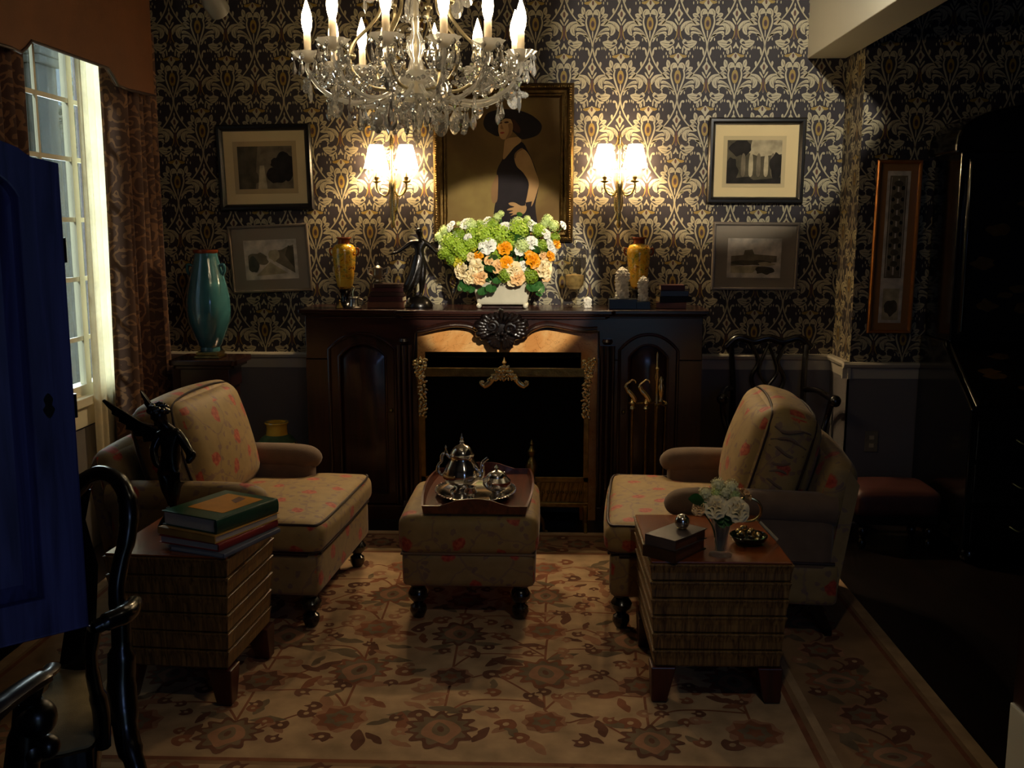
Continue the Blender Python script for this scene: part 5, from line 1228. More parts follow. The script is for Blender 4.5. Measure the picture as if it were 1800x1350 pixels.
# ------------------------------------------------------------------ ottoman with tray and silver
OX, OY = -.312, 4.135
t = thing('ottoman', 'square floral ottoman on turned black feet in front of the fireplace', 'ottoman', (OX, OY, RTOP))
b = MB(); b.rbox((0, 0, .215), (.272, .285, .075), .03, 0, 12); b.build('base', M_fabside, t, uv=True)
b = MB(); b.rbox((0, 0, .36), (.282, .295, .085), .045, 0, 18, (.006, .006, .008)); c_ = b.build('cushion_top', M_fab, t, uv=True)
b = MB(); b.tube([(x, y, .283) for x, y in ((-.27, -.283), (.27, -.283), (.27, .283), (-.27, .283))], .005, 6, 0, True); b.build('piping', M_fabside, c_)
for x in (-.21, .21):
    for y in (-.235, .235):
        b = MB(); turned(b, .145, .036, (x, y, 0)); b.build('leg', M_black, t)
OT = RTOP + .452
t = thing('wooden_tray', 'dark mahogany gallery tray with scooped sides on the ottoman', 'tray', (-.285, 4.165, OT), R(0))
W2, D2 = .205, .315
def bow(t): return .022 * (1 - t * t)
loop = [(-W2 + 2 * W2 * i / 12, -D2) for i in range(12)] + [(W2 + bow(-1 + i / 6), -D2 + 2 * D2 * i / 12) for i in range(12)] + [(W2 - 2 * W2 * i / 12, D2) for i in range(12)] + [(-W2 - bow(1 - i / 6), D2 - 2 * D2 * i / 12) for i in range(12)]
MB().prism(loop, .0, .012, 'xy').build('tray_floor', M_maho, t)
b = MB()
def hz(x, y):
    if abs(y) > D2 * .995: return .034 + .030 * max(0, 1 - (abs(x) / (W2 * .55)) ** 2) ** .6
    return .034 + .012 * (1 - (y / D2) ** 2)
rings = [[(x, y, 0) for x, y in loop], [(x * 1.035, y * 1.02, hz(x, y)) for x, y in loop], [(x * .995, y * .997, hz(x, y) + .001) for x, y in loop], [(x * .965, y * .975, .012) for x, y in loop]]
b.loft(rings, 0, None, True, False, False); b.build('gallery', M_maho, t)
TT = OT + .012
t = thing('silver_platter', 'oval silver platter with beaded rim inside the mahogany tray', 'platter', (-.298, 4.10, TT))
b = MB(); b.lathe([(.09, 0), (.115, .003), (.14, .012), (.168, .02), (.172, .024), (.168, .026), (.138, .018), (.112, .007), (.02, .005), (.0005, .005)], 48, (0, 0, 0), 0, None, True, 0, 1, 1.12); b.build('dish', M_silver, t)
b = MB()
for i in range(60): a = 2 * math.pi * i / 60; b.ball((.170 * math.cos(a), .170 * 1.12 * math.sin(a), .0255), .0045, 0, 6, 4)
b.build('beaded_rim', M_silver, t)
PT = TT + .006
t = thing('silver_teapot', 'tall silver teapot with a domed lid on the oval platter', 'teapot', (-.358, 4.135, PT))
gad = lambda k: (lambda a, z: .035 * abs(math.sin(a * k)) if .03 < z < .12 else 0)
b = MB(); b.lathe([(.05, 0), (.052, .005), (.045, .01), (.03, .016), (.036, .024), (.064, .04), (.079, .062), (.08, .082), (.068, .112), (.052, .138), (.05, .152), (.054, .16), (.05, .164)], 48, (0, 0, 0), 0, None, True, 0, 1, 1, gad(6)); b.build('body', M_silver, t)
b = MB(); b.lathe([(.05, .163), (.048, .17), (.04, .186), (.028, .198), (.012, .204), (.008, .21), (.011, .217), (.006, .224), (.008, .23), (.004, .24), (.001, .252)], 32); b.build('lid', M_silver, t)
b = MB(); b.tube(cat([(.066, -.01, .065), (.084, -.012, .08), (.088, -.013, .11), (.09, -.014, .13), (.112, -.015, .15)], False, 6), [.018, .014, .010, .008, .007], 12); b.build('spout', M_silver, t)
b = MB(); b.tube(cat([(-.05, 0, .145), (-.07, 0, .165), (-.085, .0, .155), (-.088, 0, .13), (-.1, 0, .115), (-.104, 0, .09), (-.09, 0, .072), (-.074, 0, .07)], False, 6), [.006, .008, .006, .008, .006], 10); b.lathe([(.008, 0), (.006, .01), (.003, .018), (.006, .026), (.001, .036)], 8, (-.068, 0, .165)); b.build('handle', M_silver, t)
t = thing('sugar_bowl', 'small round silver lidded bowl beside the teapot on the platter', 'bowl', (-.207, 4.07, PT), R(65))
b = MB(); b.lathe([(.03, 0), (.031, .004), (.02, .012), (.022, .018), (.045, .03), (.058, .05), (.058, .065), (.046, .078), (.042, .082)], 40, (0, 0, 0), 0, None, True, 0, 1, 1, gad(6)); b.build('body', M_silver, t)
b = MB(); b.lathe([(.043, .082), (.042, .088), (.032, .1), (.018, .107), (.008, .11), (.006, .116), (.01, .122), (.004, .13), (.001, .134)], 28); b.build('lid', M_silver, t)
for q in (-1, 1): MB().tube(cat([(q * .05, 0, .072), (q * .07, 0, .085), (q * .08, 0, .07), (q * .062, 0, .045)], False, 5), .004, 8).build('handle', M_silver, t)
t = thing('cream_jug', 'little silver cream jug at the front of the platter before the teapot', 'jug', (-.312, 4.0, PT))
b = MB(); b.lathe([(.02, 0), (.021, .004), (.012, .01), (.026, .022), (.029, .034), (.022, .048), (.024, .056), (.022, .056), (.018, .046)], 28); b.build('body', M_silver, t)
MB().tube(cat([(-.024, 0, .05), (-.04, 0, .05), (-.042, 0, .03), (-.026, 0, .022)], False, 4), .0028, 7).build('handle', M_silver, t)
# ------------------------------------------------------------------ tiered side tables
def side_table(label, loc, rz, w, d, z1=.515):
    t = thing('side_table', label, 'side table', loc, rz, 'tiered side tables')
    n = 6; z0 = .125; h = (z1 - z0) / n
    for k in range(n):
        za = z0 + k * h; s = .90 + .1 * (k + 1) / n; x, y = w / 2 * s, d / 2 * s; q = .915
        b = MB()
        def rg(f, z): return [(-x * f, -y * f, z), (x * f, -y * f, z), (x * f, y * f, z), (-x * f, y * f, z)]
        b.loft([rg(q + .02, za), rg(q + .05, za + h * .12), rg(.97, za + h * .5), rg(.985, za + h * .8), rg(1.0, za + h * .97), rg(.97, za + h)], 0, None, True, True, False)
        b.build('tier', M_tier, t, bevel=.002)
    MB().box(-w * .485, w * .485, -d * .485, d * .485, z1, z1 + .008).build('table_top', M_tabletop, t, bevel=.003)
    for q in (-1, 1):
        for s in (-1, 1):
            x, y = q * w * .375, s * d * .375
            b = MB(); b.hexa([(x + q * .012 + a * .026, y + s * .012 + c * .026, 0) for a, c in ((-1, -1), (1, -1), (1, 1), (-1, 1))], [(x + a * .042, y + c * .042, z0) for a, c in ((-1, -1), (1, -1), (1, 1), (-1, 1))]); b.build('leg', M_redleg, t, bevel=.004)
    return t
LT = (-1.232, 3.32, RTOP); RTb = (.575, 3.425, RTOP)
side_table('tiered straw-veneered side table on the left holding the art books', LT, R(-4), .43, .46)
side_table('tiered straw-veneered side table on the right holding the rose vase', RTb, R(.5), .475, .56, .495)
TZ = RTOP + .523; TZR = RTOP + .503
# left table: books and winged figure
bc_ = (-1.125, 3.285)
zs = TZ
book('book', 'slate blue book lying at the bottom of the left table stack', 'book', (bc_[0] + .03, bc_[1] - .03, zs), R(-20), .225, .31, .016, M_bkb, M_pagew, 'books on the left side table', .002, 'x+'); zs += .016
book('book', 'red book with pale pages second from the bottom of the left table stack', 'book', (bc_[0] - .0, bc_[1] - .005, zs), R(-22), .255, .31, .026, M_bkr, M_pagew, 'books on the left side table', .003, 'x+'); zs += .026
book('book', 'yellow book under the big green one on the left table', 'book', (bc_[0] + .0, bc_[1] + .005, zs), R(-25), .255, .32, .024, M_bky, M_pagew, 'books on the left side table', .003, 'y-'); zs += .024
gb = book('book', 'thick green book with an orange picture on its cover atop the left table stack', 'book', (bc_[0] + .0, bc_[1] + .02, zs), R(-26), .245, .30, .05, M_bkg, M_pagew, 'books on the left side table', .004, 'x+'); zs += .05
b = MB(); b.box(-.075, .088, -.08, .115, .05, .0508); b.poly([(.0, .05, .0512), (.04, .03, .0512), (.03, .09, .0512), (-.01, .1, .0512)], 1)
b.build('cover_picture', [M_bko, M_bkt], gb)
# winged bronze
def winged():
    t = thing('winged_statuette', 'dark bronze winged figure statuette behind the green book on the left table', 'statuette', (-1.335, 3.40, TZ), R(10))
    MB().lathe([(.048, 0), (.05, .012), (.04, .03), (.03, .045), (.024, .06), (.02, .075)], 24).build('base', M_bronze, t)
    k = 1.0
    pts = [(0, 0, .225, .032, .026), (.004, 0, .275, .027, .022), (.006, -.004, .325, .036, .026), (.004, -.004, .358, .022, .018), (-.012, -.008, .384, .012), (-.026, -.012, .412, .025, .028), (-.03, -.012, .438, .014),
           (.04, -.01, .345, .016), (.068, -.02, .295, .013), (.088, -.035, .262, .011), (.07, -.055, .25, .009), (.095, -.05, .285, .006),
           (-.03, -.012, .34, .015), (-.046, -.03, .29, .012), (-.034, -.052, .25, .010), (-.02, -.06, .235, .006),
           (.016, -.002, .2, .026), (.014, -.012, .14, .019), (.008, .002, .09, .012), (.006, 0, .07, .011), (.008, -.028, .068, .008),
           (-.014, .004, .2, .024), (-.012, .0, .145, .018), (-.004, .012, .1, .012), (-.006, .014, .075, .009)]
    pts = [(p[0], p[1], p[2], p[3] * 1.3, (p[4] if len(p) > 4 else p[3]) * 1.3) for p in pts]
    ed = [(0, 1), (1, 2), (2, 3), (3, 4), (4, 5), (5, 6), (2, 7), (7, 8), (8, 9), (9, 10), (9, 11), (2, 12), (12, 13), (13, 14), (14, 15), (0, 16), (16, 17), (17, 18), (18, 19), (19, 20), (0, 21), (21, 22), (22, 23), (23, 24)]
    skin('body', pts, ed, M_bronze, t)
    def wing(outl, M):
        o = MB(); o.hexa([M @ Vector((x, .006 - .0, z)) for x, z in outl], [M @ Vector((x, -.006, z)) for x, z in outl])
        return o
    out = [(-.005, .345), (-.05, .362), (-.10, .39), (-.15, .425), (-.215, .468), (-.222, .462), (-.205, .44), (-.19, .425), (-.192, .415), (-.168, .40), (-.17, .388), (-.145, .375), (-.146, .36), (-.12, .352), (-.12, .335), (-.09, .332), (-.088, .312), (-.06, .315), (-.055, .292), (-.03, .305), (-.02, .29), (.0, .305)]
    wing(out, RZ(R(-4)) @ T(0, .012, 0)).build('wing', M_bronze, t, bevel=.003)
    out2 = [(x * .55, .345 + (z - .345) * .95 + .03) for x, z in out]
    wing(out2, RZ(R(-30)) @ T(0, .012, 0)).build('wing', M_bronze, t, bevel=.003)
    b = MB()
    for i in range(26):
        z = rf.uniform(-1, 1); a = rf.random() * 6.28; s = math.sqrt(1 - z * z); b.ball((-.026 + .03 * s * math.cos(a), -.004 + .03 * s * math.sin(a), .424 + .026 * abs(z)), .012, 0, 7, 5)
    b.build('curly_hair', M_bronze, t)
winged()
# right table: two books, ball, roses, magnifier, glass dish
zs = TZR
book('book', 'brown leather book lying under the grey one on the right table', 'book', (.436, 3.25, zs), R(-38), .125, .205, .038, M_bkbr, M_bkt, 'books on the right side table', .003, 'y-'); zs += .038
book('book', 'grey leather book on top of the brown one on the right table', 'book', (.440, 3.25, zs), R(-41), .12, .195, .036, M_bkgr, M_bkt, 'books on the right side table', .003, 'y-'); zs += .036
t = thing('glass_ball', 'small shiny glass ball resting on the grey book', 'paperweight', (.462, 3.275, zs))
MB().ball((0, 0, .026), .026, 0, 24, 14).build('ball', M_silver, t)
MB().lathe([(.013, 0), (.017, .004), (.012, .008)], 16).build('ring_base', M_brass, t)
vx, vy = .585, 3.225
t = thing('glass_vase', 'clear fluted glass vase holding cream roses on the right table', 'vase', (vx, vy, TZR))
b = MB(); b.lathe([(.036, 0), (.037, .004), (.018, .012), (.018, .03), (.022, .06), (.028, .10), (.034, .125), (.032, .125), (.026, .098), (.02, .06), (.012, .022)], 24, (0, 0, 0), 0, None, True, 0, 1, 1, lambda a, z: .05 * math.cos(12 * a)); b.build('vessel', M_jar2 if 'M_jar2' in globals() else M_jar, t)
t = thing('rose_posy', 'posy of cream roses and white blossom in the glass vase on the right table', 'flowers', (vx, vy, TZR + .04))
F1 = Vector((vx, vy, TZR + .04))
def pos(px, py, dy=0): return P(px, py, Y=vy - dy) - F1
st = MB()
for nm, m, fn, lst in (('cream_rose', M_cream, rose, ((1257, 890, .05, .032), (1298, 895, .05, .034))), ('peach_rose', M_peach, rose, ((1228, 892, .03, .022), (1312, 868, -.02, .022))),
                       ('white_blossom', M_ivory, pompon, ((1240, 868, .02, .024), (1262, 852, .0, .026), (1285, 856, -.01, .026), (1275, 866, .03, .022), (1250, 880, .01, .02))),
                       ('green_blossom', M_pale, pompon, ((1262, 868, .01, .022), (1290, 872, .0, .022)))):
    for px, py, dy, r in lst:
        p = pos(px, py, dy); b = MB()
        if fn is rose: rose(b, T(*p) @ (Vector((p.x * .8, -dy * 1.5 - .02, .06)).to_track_quat('Z', 'Y').to_matrix().to_4x4()) @ T(0, 0, -r * .6), r, rf, 5)
        else: pompon(b, T(*p), r, rf, 30)
        b.build(nm, m, t); st.tube(cat([(p.x * .1, 0, -.025), (p.x * .4, p.y * .3, p.z * .5), tuple(p)], False, 4), .0025, 5)
st.build('stems', M_leaf, t)
b = MB()
for px, py, a in ((1255, 912, 2.6), (1268, 918, 3.1), (1285, 916, 3.5), (1300, 915, 3.9), (1225, 905, 1.9), (1210, 895, 1.5), (1245, 905, 2.3), (1275, 905, 3.0), (1310, 905, 4.2)):
    p = pos(px, py - 18, .03); leaf_(b, T(*p) @ RY(a) @ RX(.4), .055, .02)
for k in range(16): leaf_(b, T(rf.uniform(-.05, .06), rf.uniform(-.03, .03), rf.uniform(.09, .13)) @ RZ(rf.random() * 6) @ RX(rf.uniform(.3, 1.5)), .04, .013)
b.build('leaves', M_leaf, t)
t = thing('glass_dish', 'green glass dish with gilt rim behind the rose vase on the right table', 'dish', (.705, 3.36, TZR))
MB().lathe([(.04, 0), (.058, .012), (.066, .028), (.064, .03), (.056, .016), (.036, .005), (.001, .005)], 32).build('bowl', M_greenglass, t)
b = MB()
for k in range(14): a = k * .45; b.ball((.03 * math.cos(a * 2.1), .03 * math.sin(a * 1.7), .02 + .012 * (k % 3)), .011, 0, 8, 6)
b.build('gilt_beads', M_brass, t)
t = thing('magnifying_glass', 'brass magnifying glass with pale handle leaning on the glass dish', 'magnifying glass', (.805, 3.37, TZR + .008))
hd, tp_ = Vector((0, 0, 0)), Vector((-.072, .0, .075))
ax = (tp_ - hd).normalized(); cc = hd + ax * .15; M = T(*cc) @ ax.to_track_quat('X', 'Z').to_matrix().to_4x4() @ RX(R(75))
b = MB(); b.tube([hd, hd + ax * .095], [.007, .005], 10); b.build('handle', M_page, t)
b = MB(); b.tube([M @ Vector((.045 * math.cos(2 * math.pi * k / 36), .045 * math.sin(2 * math.pi * k / 36), 0)) for k in range(36)], .005, 8, 0, True); b.tube([hd + ax * .092, hd + ax * .107], .0065, 8); b.build('rim', M_brass, t)
MB().lathe([(.001, -.004), (.03, -.002), (.044, 0), (.03, .002), (.001, .004)], 32, (0, 0, 0), 0, M).build('lens', M_jar, t)
# ------------------------------------------------------------------ window dressing
def drape(name, pts, z0, z1, m, parent, amp_bot=1.0, th=.004, n=14):
    """a hanging cloth along a plan curve, gathered tighter at the top"""
    p = cat(pts, False, 6); b = MB(); rows = []
    cx_ = sum(q[0] for q in p) / len(p); cy_ = sum(q[1] for q in p) / len(p)
    for j in range(n + 1):
        v = j / n; z = z1 + (z0 - z1) * v; s = .9 + .1 * v * amp_bot
        rows.append([(x + .004 * math.sin(i * .9 + v * 5), cy_ + (y - cy_) * s + .006 * math.sin(v * 6 + i * .4), z) for i, (x, y) in enumerate(p)])
    L = [0]
    for a, c in zip(p, p[1:]): L.append(L[-1] + math.hypot(a[0] - c[0], a[1] - c[1]))
    b.loft(rows, 0, None, False, False, True); o = b.build(name, m, parent)
    me = o.data; uvl = me.uv_layers.new(name='UVMap'); k = len(p)
    for lp in me.loops: uvl.data[lp.index].uv = (L[lp.vertex_index % k], me.vertices[lp.vertex_index].co.z)
    sd = o.modifiers.new('thick', 'SOLIDIFY'); sd.thickness = th
    return o
def pleats(y0, y1, x, n, d):
    o = []
    for i in range(n * 2 + 1): o.append((x + (d if i % 2 else -d) + .01 * math.sin(i * 1.7), y0 + (y1 - y0) * i / (n * 2)))
    return o
t = thing('curtain', 'rust damask curtain panel between the window and the fireplace wall', 'curtain', (0, 0, 0), 0, 'rust damask curtains')
drape('panel', pleats(4.93, 5.52, -2.15, 6, .045) + [(-2.24, 5.56), (-2.285, 5.57)], .012, 2.62, M_curt, t)
t = thing('curtain', 'rust damask curtain panel left of the window behind the tall cupboard door', 'curtain', (0, 0, 0), 0, 'rust damask curtains')
drape('panel', pleats(3.55, 4.14, -2.15, 6, .045), .012, 2.62, M_curt, t)
t = thing('sheer_curtain', 'bright cream linen sheer hanging at the right side of the window', 'curtain', (0, 0, 0))
drape('panel', [(-2.244, 4.80), (-2.228, 4.83), (-2.243, 4.86), (-2.226, 4.89), (-2.242, 4.92), (-2.224, 4.96), (-2.240, 5.0), (-2.226, 5.05), (-2.24, 5.10)], .05, 2.68, M_sheer, t, 1.0, .001)
t = thing('window_cornice', 'rust silk window cornice with a shaped lower edge above the curtains', 'window cornice', (0, 0, 0))
pr = [P(x, y, X=-2.04) for x, y in ((0, 78), (20, 84), (36, 92), (46, 84), (55, 72), (100, 88), (190, 120), (198, 132), (208, 150), (226, 158), (265, 166))]
yz = [(v.y, v.z) for v in pr]
yz = [(3.4, 2.27), (3.6, 2.28)] + yz[:3] + yz[3:]
yz[-1] = (5.27, yz[-1][1])
b = MB(); b.prism(yz + [(5.27, 2.90), (3.4, 2.90)], -2.06, -2.04, 'yz'); b.build('front_board', M_val, t, bevel=.004)
b = MB(); b.box(-2.30, -2.06, 5.25, 5.27, 2.29, 2.90); b.box(-2.30, -2.06, 3.4, 3.42, 2.27, 2.90); b.box(-2.30, -2.04, 3.4, 5.27, 2.88, 2.90); b.build('returns', M_val, t)
b = MB(); b.tube([(-2.04, y, z) for y, z in yz], .007, 8); b.build('cord_trim', M_welt, t)
# ------------------------------------------------------------------ teal vase on its pedestal, floor vase
t = thing('vase_pedestal', 'tall dark red lacquered pedestal under the teal vase', 'pedestal', (-1.845, 5.37, 0))
b = MB(); b.prism(rr_(.185, .15, .02), .87, .90, 'xy'); b.prism(rr_(.165, .135, .02), .85, .87, 'xy'); b.build('top', M_redlac, t, bevel=.004)
b = MB(); b.box(-.135, .135, -.11, .11, .74, .85); b.box(-.125, .125, -.1, .1, .10, .74); b.build('cabinet', M_redlac, t, bevel=.004)
b = MB()
for k in range(9): b.tube(cat([(rf.uniform(-.1, .1), -.1025, rf.uniform(.2, .72)) for _ in range(4)], False, 4), .0025, 5)
b.build('gilt_painting', M_gilt, t)
for q in (-1, 1):
    for s in (-1, 1): MB().tube(cat([(q * .12, s * .095, .11), (q * .13, s * .105, .06), (q * .14, s * .115, 0)], False, 4), [.022, .018], 8).build('leg', M_redlac, t)
vx_, vy_ = -1.842, 5.36
t = thing('ceramic_vase', 'tall teal glazed vase with small lug handles on the lacquered pedestal', 'vase', (vx_, vy_, .90))
b = MB(); b.box(-.07, .07, -.07, .07, 0, .014); b.box(-.06, .06, -.06, .06, .014, .034); b.build('gilt_stand', M_brassd, t, bevel=.004)
b = MB(); b.lathe([(.052, .034), (.055, .045), (.052, .058), (.062, .07), (.088, .13), (.112, .2), (.119, .26), (.115, .33), (.1, .41), (.082, .48), (.066, .535), (.062, .56), (.064, .572), (.055, .575), (.05, .55)], 40, (0, 0, 0), 0, None, True, 0, 1, 1, lambda a, z: .012 * math.cos(a * 6))
b.build('body', M_teal, t)
MB().lathe([(.062, .565), (.068, .572), (.068, .585), (.056, .585)], 32).build('rim', M_rim, t)
for q in (-1, 1): MB().tube(cat([(q * .076, -.01, .50), (q * .098, -.012, .505), (q * .102, -.012, .475), (q * .09, -.01, .45)], False, 5), .008, 8).build('handle', M_teal, t)
t = thing('floor_vase', 'yellow painted porcelain floor jar behind the left armchair', 'vase', (-1.482, 5.33, 0))
MB().lathe([(.075, 0), (.08, .01), (.07, .03), (.085, .12), (.108, .28), (.112, .38), (.105, .435), (.085, .46), (.06, .478)], 36).build('body', M_yel, t)
MB().lathe([(.104, .437), (.0868, .46), (.0618, .478), (.06, .476), (.085, .456)], 36).build('shoulder_band', M_green, t)
MB().lathe([(.06, .476), (.056, .51), (.058, .53), (.066, .542), (.064, .548), (.05, .548), (.046, .5)], 32).build('neck', M_yelplain, t)
# ------------------------------------------------------------------ carved chair behind the right armchair
t = thing('carved_armchair', 'dark carved wooden armchair standing behind the right armchair against the wall', 'chair', (1.24, 5.395, 0), R(-4))
b = MB(); b.prism([(-.27, -.27), (.27, -.27), (.22, .21), (-.22, .21)], .42, .46, 'xy'); b.build('seat', M_mauve, t, bevel=.012)
b = MB(); b.prism([(-.28, -.28), (.28, -.28), (.23, .22), (-.23, .22)], .36, .42, 'xy'); b.build('seat_rail', M_black, t, bevel=.006)
for q in (-1, 1):
    MB().tube(cat([(q * .21, .24, 0), (q * .205, .20, .3), (q * .2, .2, .45), (q * .195, .22, .7), (q * .21, .27, .95)], False, 5), [.021, .019, .017], 8).build('leg', M_black, t)
    MB().tube(cat([(q * .25, -.25, .38), (q * .265, -.265, .28), (q * .25, -.25, .12), (q * .262, -.275, .03), (q * .268, -.285, 0)], False, 5), [.032, .034, .024, .018, .028, .024], 10).build('leg', M_black, t)
    b = MB(); b.tube(cat([(q * .2, .22, .70), (q * .25, .1, .715), (q * .285, -.05, .70), (q * .29, -.14, .705)], False, 5), [.016, .018, .02], 9); b.ball((q * .29, -.155, .70), .033, 0, 12, 8)
    b.tube(cat([(q * .285, -.1, .70), (q * .275, -.06, .6), (q * .25, -.08, .5), (q * .245, -.1, .42)], False, 5), .017, 9); b.build('arm', M_black, t)
b = MB(); b.tube(cat([(-.235, .275, .93), (-.17, .275, .985), (-.08, .275, .965), (0, .275, .985), (.08, .275, .965), (.17, .275, .985), (.235, .275, .93)], False, 6), .022, 10); b.build('crest_rail', M_black, t)
b = MB()
for q in (-1, 1):
    b.tube(cat([(q * .03, .22, .46), (q * .035, .23, .6), (q * .09, .25, .75), (q * .055, .26, .85), (q * .10, .27, .96)], False, 6), .013, 8)
    b.tube(cat([(q * .035, .23, .6), (q * .0, .24, .7), (q * .05, .25, .8), (q * .0, .27, .95)], False, 6), .010, 8)
b.build('pierced_splat', M_black, t)
# footstool, outlet
t = thing('footstool', 'low tufted mauve footstool on the dark floor behind the right armchair', 'footstool', (1.76, 5.02, 0))
b = MB(); b.rbox((0, 0, .235), (.215, .16, .07), .045, 0, 14, (0, 0, .02)); b.build('cushion', M_mauve, t)
MB().box(-.2, .2, -.145, .145, .13, .18).build('frame', M_black, t, bevel=.006)
for q in (-1, 1):
    for s in (-1, 1):
        b = MB(); turned(b, .135, .024, (q * .165, s * .115, 0)); b.build('leg', M_black, t)
b = MB(); b.box(-.035, .035, -.006, 0, -.058, .058); o = b.build('outlet_plate', M_plate, None, (1.765, YJ - .01, .456), bevel=.002); tag(o, 'small ivory outlet plate low on the grey alcove wall', 'wall outlet')
for q in (-1, 1): MB().box(-.013, .013, -.008, -.005, q * .022 - .011, q * .022 + .011).build('socket', M_page, o, bevel=.002)
# ------------------------------------------------------------------ black lacquer bureau cabinet
BX, BY = 1.99, 4.66
t = thing('lacquer_bureau', 'tall black lacquered bureau cabinet with gilt scenes in the dark right corner', 'cabinet', (BX, BY, 0))
W_ = .96
b = MB(); b.prism([(0, .08), (.69, .08), (.69, 1.04), (.40, 1.04), (.0, .76)], 0, W_, 'yz'); b.build('desk_case', M_lacq, t, bevel=.006)
b = MB(); b.box(.02, W_ - .02, .36, .69, 1.04, 1.98); b.build('upper_case', M_lacq, t, bevel=.006)
b = MB(); b.prism([(-.02, 1.96), (W_ + .02, 1.96), (W_ + .02, 2.0)] + [(W_ / 2 + (W_ / 2 + .02) * math.cos(a), 2.0 + .2 * math.sin(a) ** .8) for a in [math.pi * k / 24 for k in range(1, 24)]] + [(-.02, 2.0)], .33, .69, 'xz'); b.build('arched_top', M_lacq, t, bevel=.012)
for q in (0, 1):
    x0 = .05 + q * (W_ / 2 - .04); x1 = x0 + W_ / 2 - .06
    b = MB(); b.box(x0, x1, .335, .36, 1.08, 1.93); b.tube([(x0 + .012, .334, 1.09), (x0 + .012, .334, 1.92)], .012, 8); b.tube([(x1 - .012, .334, 1.09), (x1 - .012, .334, 1.92)], .012, 8)
    r2 = random.Random(q + 4)
    for k in range(9): b.poly([(x, .3335 - .0001 * k, z) for x, z in blob(r2.uniform(x0 + .08, x1 - .08), r2.uniform(1.15, 1.85), .03 + .03 * r2.random(), .012 + .02 * r2.random(), 10, .3, k)], 1)
    b.build('door', [M_lacq, M_gilt], t, bevel=.004)
b = MB(); M = T(0, 0, .76) @ RX(math.atan2(.28, .40)); b.box(.03, W_ - .03, .02, .46, .0, .012, 0, M); r2 = random.Random(9)
for k in range(12): b.poly([M @ Vector((x, y, .0125 + .0001 * k)) for x, y in blob(r2.uniform(.15, .8), r2.uniform(.1, .4), .05, .02, 10, .3, k)], 1)
b.build('slant_lid', [M_lacq, M_gilt], t, bevel=.004)
for k in range(3):
    z0 = .1 + k * .21; d = MB().box(.03, W_ - .03, -.014, 0, z0, z0 + .19).build('drawer', M_lacq, t, bevel=.004)
    for x in (.25, .7): MB().tube(cat([(x - .04, -.018, z0 + .1), (x, -.03, z0 + .08), (x + .04, -.018, z0 + .1)], False, 4), .004, 7).build('drawer_pull', M_brassd, d)
for q in (0, 1):
    for s in (0, 1): MB().ball((.06 + q * (W_ - .12), .06 + s * .56, .045), .05, 0, 14, 8, 1, 1, .9).build('bun_foot', M_lacq, t)
# ------------------------------------------------------------------ left foreground: tall cupboard door and its secretary
E0, N0 = Vector((-.784, 1.599)), Vector((-.884, 1.509)); ud = (N0 - E0).normalized(); ang = math.atan2(ud.y, ud.x)
t = thing('secretary_cabinet', 'tall dark secretary cabinet at the left edge with an open arched door in blue daylight', 'cabinet', (E0.x, E0.y, 0), ang)
def q2(px, py):   # a pixel on the door's face, in door coordinates (u from the free edge, z)
    n_ = Vector((-ud.y, ud.x, 0)); d_ = _q @ Vector(((px - 900) / F, (675 - py) / F, -1)); o_ = Vector((0, 0, H)); e_ = Vector((E0.x, E0.y, 0))
    tt = (e_ - o_).dot(n_) / d_.dot(n_); p_ = o_ + d_ * tt
    return ((p_ - e_).dot(Vector((ud.x, ud.y, 0))), p_.z)
DW = .46
topc = [q2(*p) for p in ((105, 290), (78, 284), (55, 280), (42, 272), (30, 262), (0, 250))]
u_l, z_l = topc[-1]
topc = [(0, topc[0][1])] + topc[1:] + [(DW * .5 + .02, z_l + .035), (DW * .5 + .08, z_l + .03)] 
half = topc; mxu = DW / 2
outl = [(u, z) for u, z in half if u < mxu]
outl = outl + [(mxu, max(z for u, z in half))] + [(DW - u, z) for u, z in outl[::-1]]
inn = [(.060, 1.648), (.066, 1.660), (.076, 1.672), (.090, 1.684)]
sw = .0655
zb, zr = .925, .99
il = [(sw, zr), (.0605, inn[0][1])] + list(inn[1:]) + [(mxu, inn[-1][1] + .03)]
il = il + [(DW - u, z) for u, z in il[-2::-1]]
ol = [(0, zb)] + outl + [(DW, zb)]
b = MB()
def resample(pl, n):
    L_ = [0]
    for a, c in zip(pl, pl[1:]): L_.append(L_[-1] + math.dist(a, c))
    out = []
    for i in range(n):
        s = L_[-1] * i / (n - 1); k = max(j for j in range(len(L_)) if L_[j] <= s + 1e-9); k = min(k, len(pl) - 2); f = (s - L_[k]) / ((L_[k + 1] - L_[k]) or 1)
        out.append((pl[k][0] + (pl[k + 1][0] - pl[k][0]) * f, pl[k][1] + (pl[k + 1][1] - pl[k][1]) * f))
    return out
k1, k2 = 14, 40
ro = ol[:2] + resample(ol[1:-1], k2)[1:-1] + ol[-2:]
ri = il[:2] + resample(il[1:-1], k2)[1:-1] + il[-2:]
n = len(ro); sgn = 1
vs = [(u, 0, z) for u, z in ro] + [(u, 0, z) for u, z in ri] + [(u + (.010 if u < mxu else -.010), -.018, z) for u, z in ri] + [(u, -.030, z) for u, z in ro]
fs = [(i, (i + 1) % n, n + (i + 1) % n, n + i) for i in range(n)] + [(n + i, n + (i + 1) % n, 2 * n + (i + 1) % n, 2 * n + i) for i in range(n)] + [(i, (i + 1) % n, 3 * n + (i + 1) % n, 3 * n + i) for i in range(n)] + [tuple(range(3 * n, 4 * n))]
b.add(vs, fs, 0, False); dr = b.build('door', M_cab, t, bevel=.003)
pl = [(u + (.014 if u < mxu else -.014), z + (.014 if z < 1.1 else -.01)) for u, z in ri]
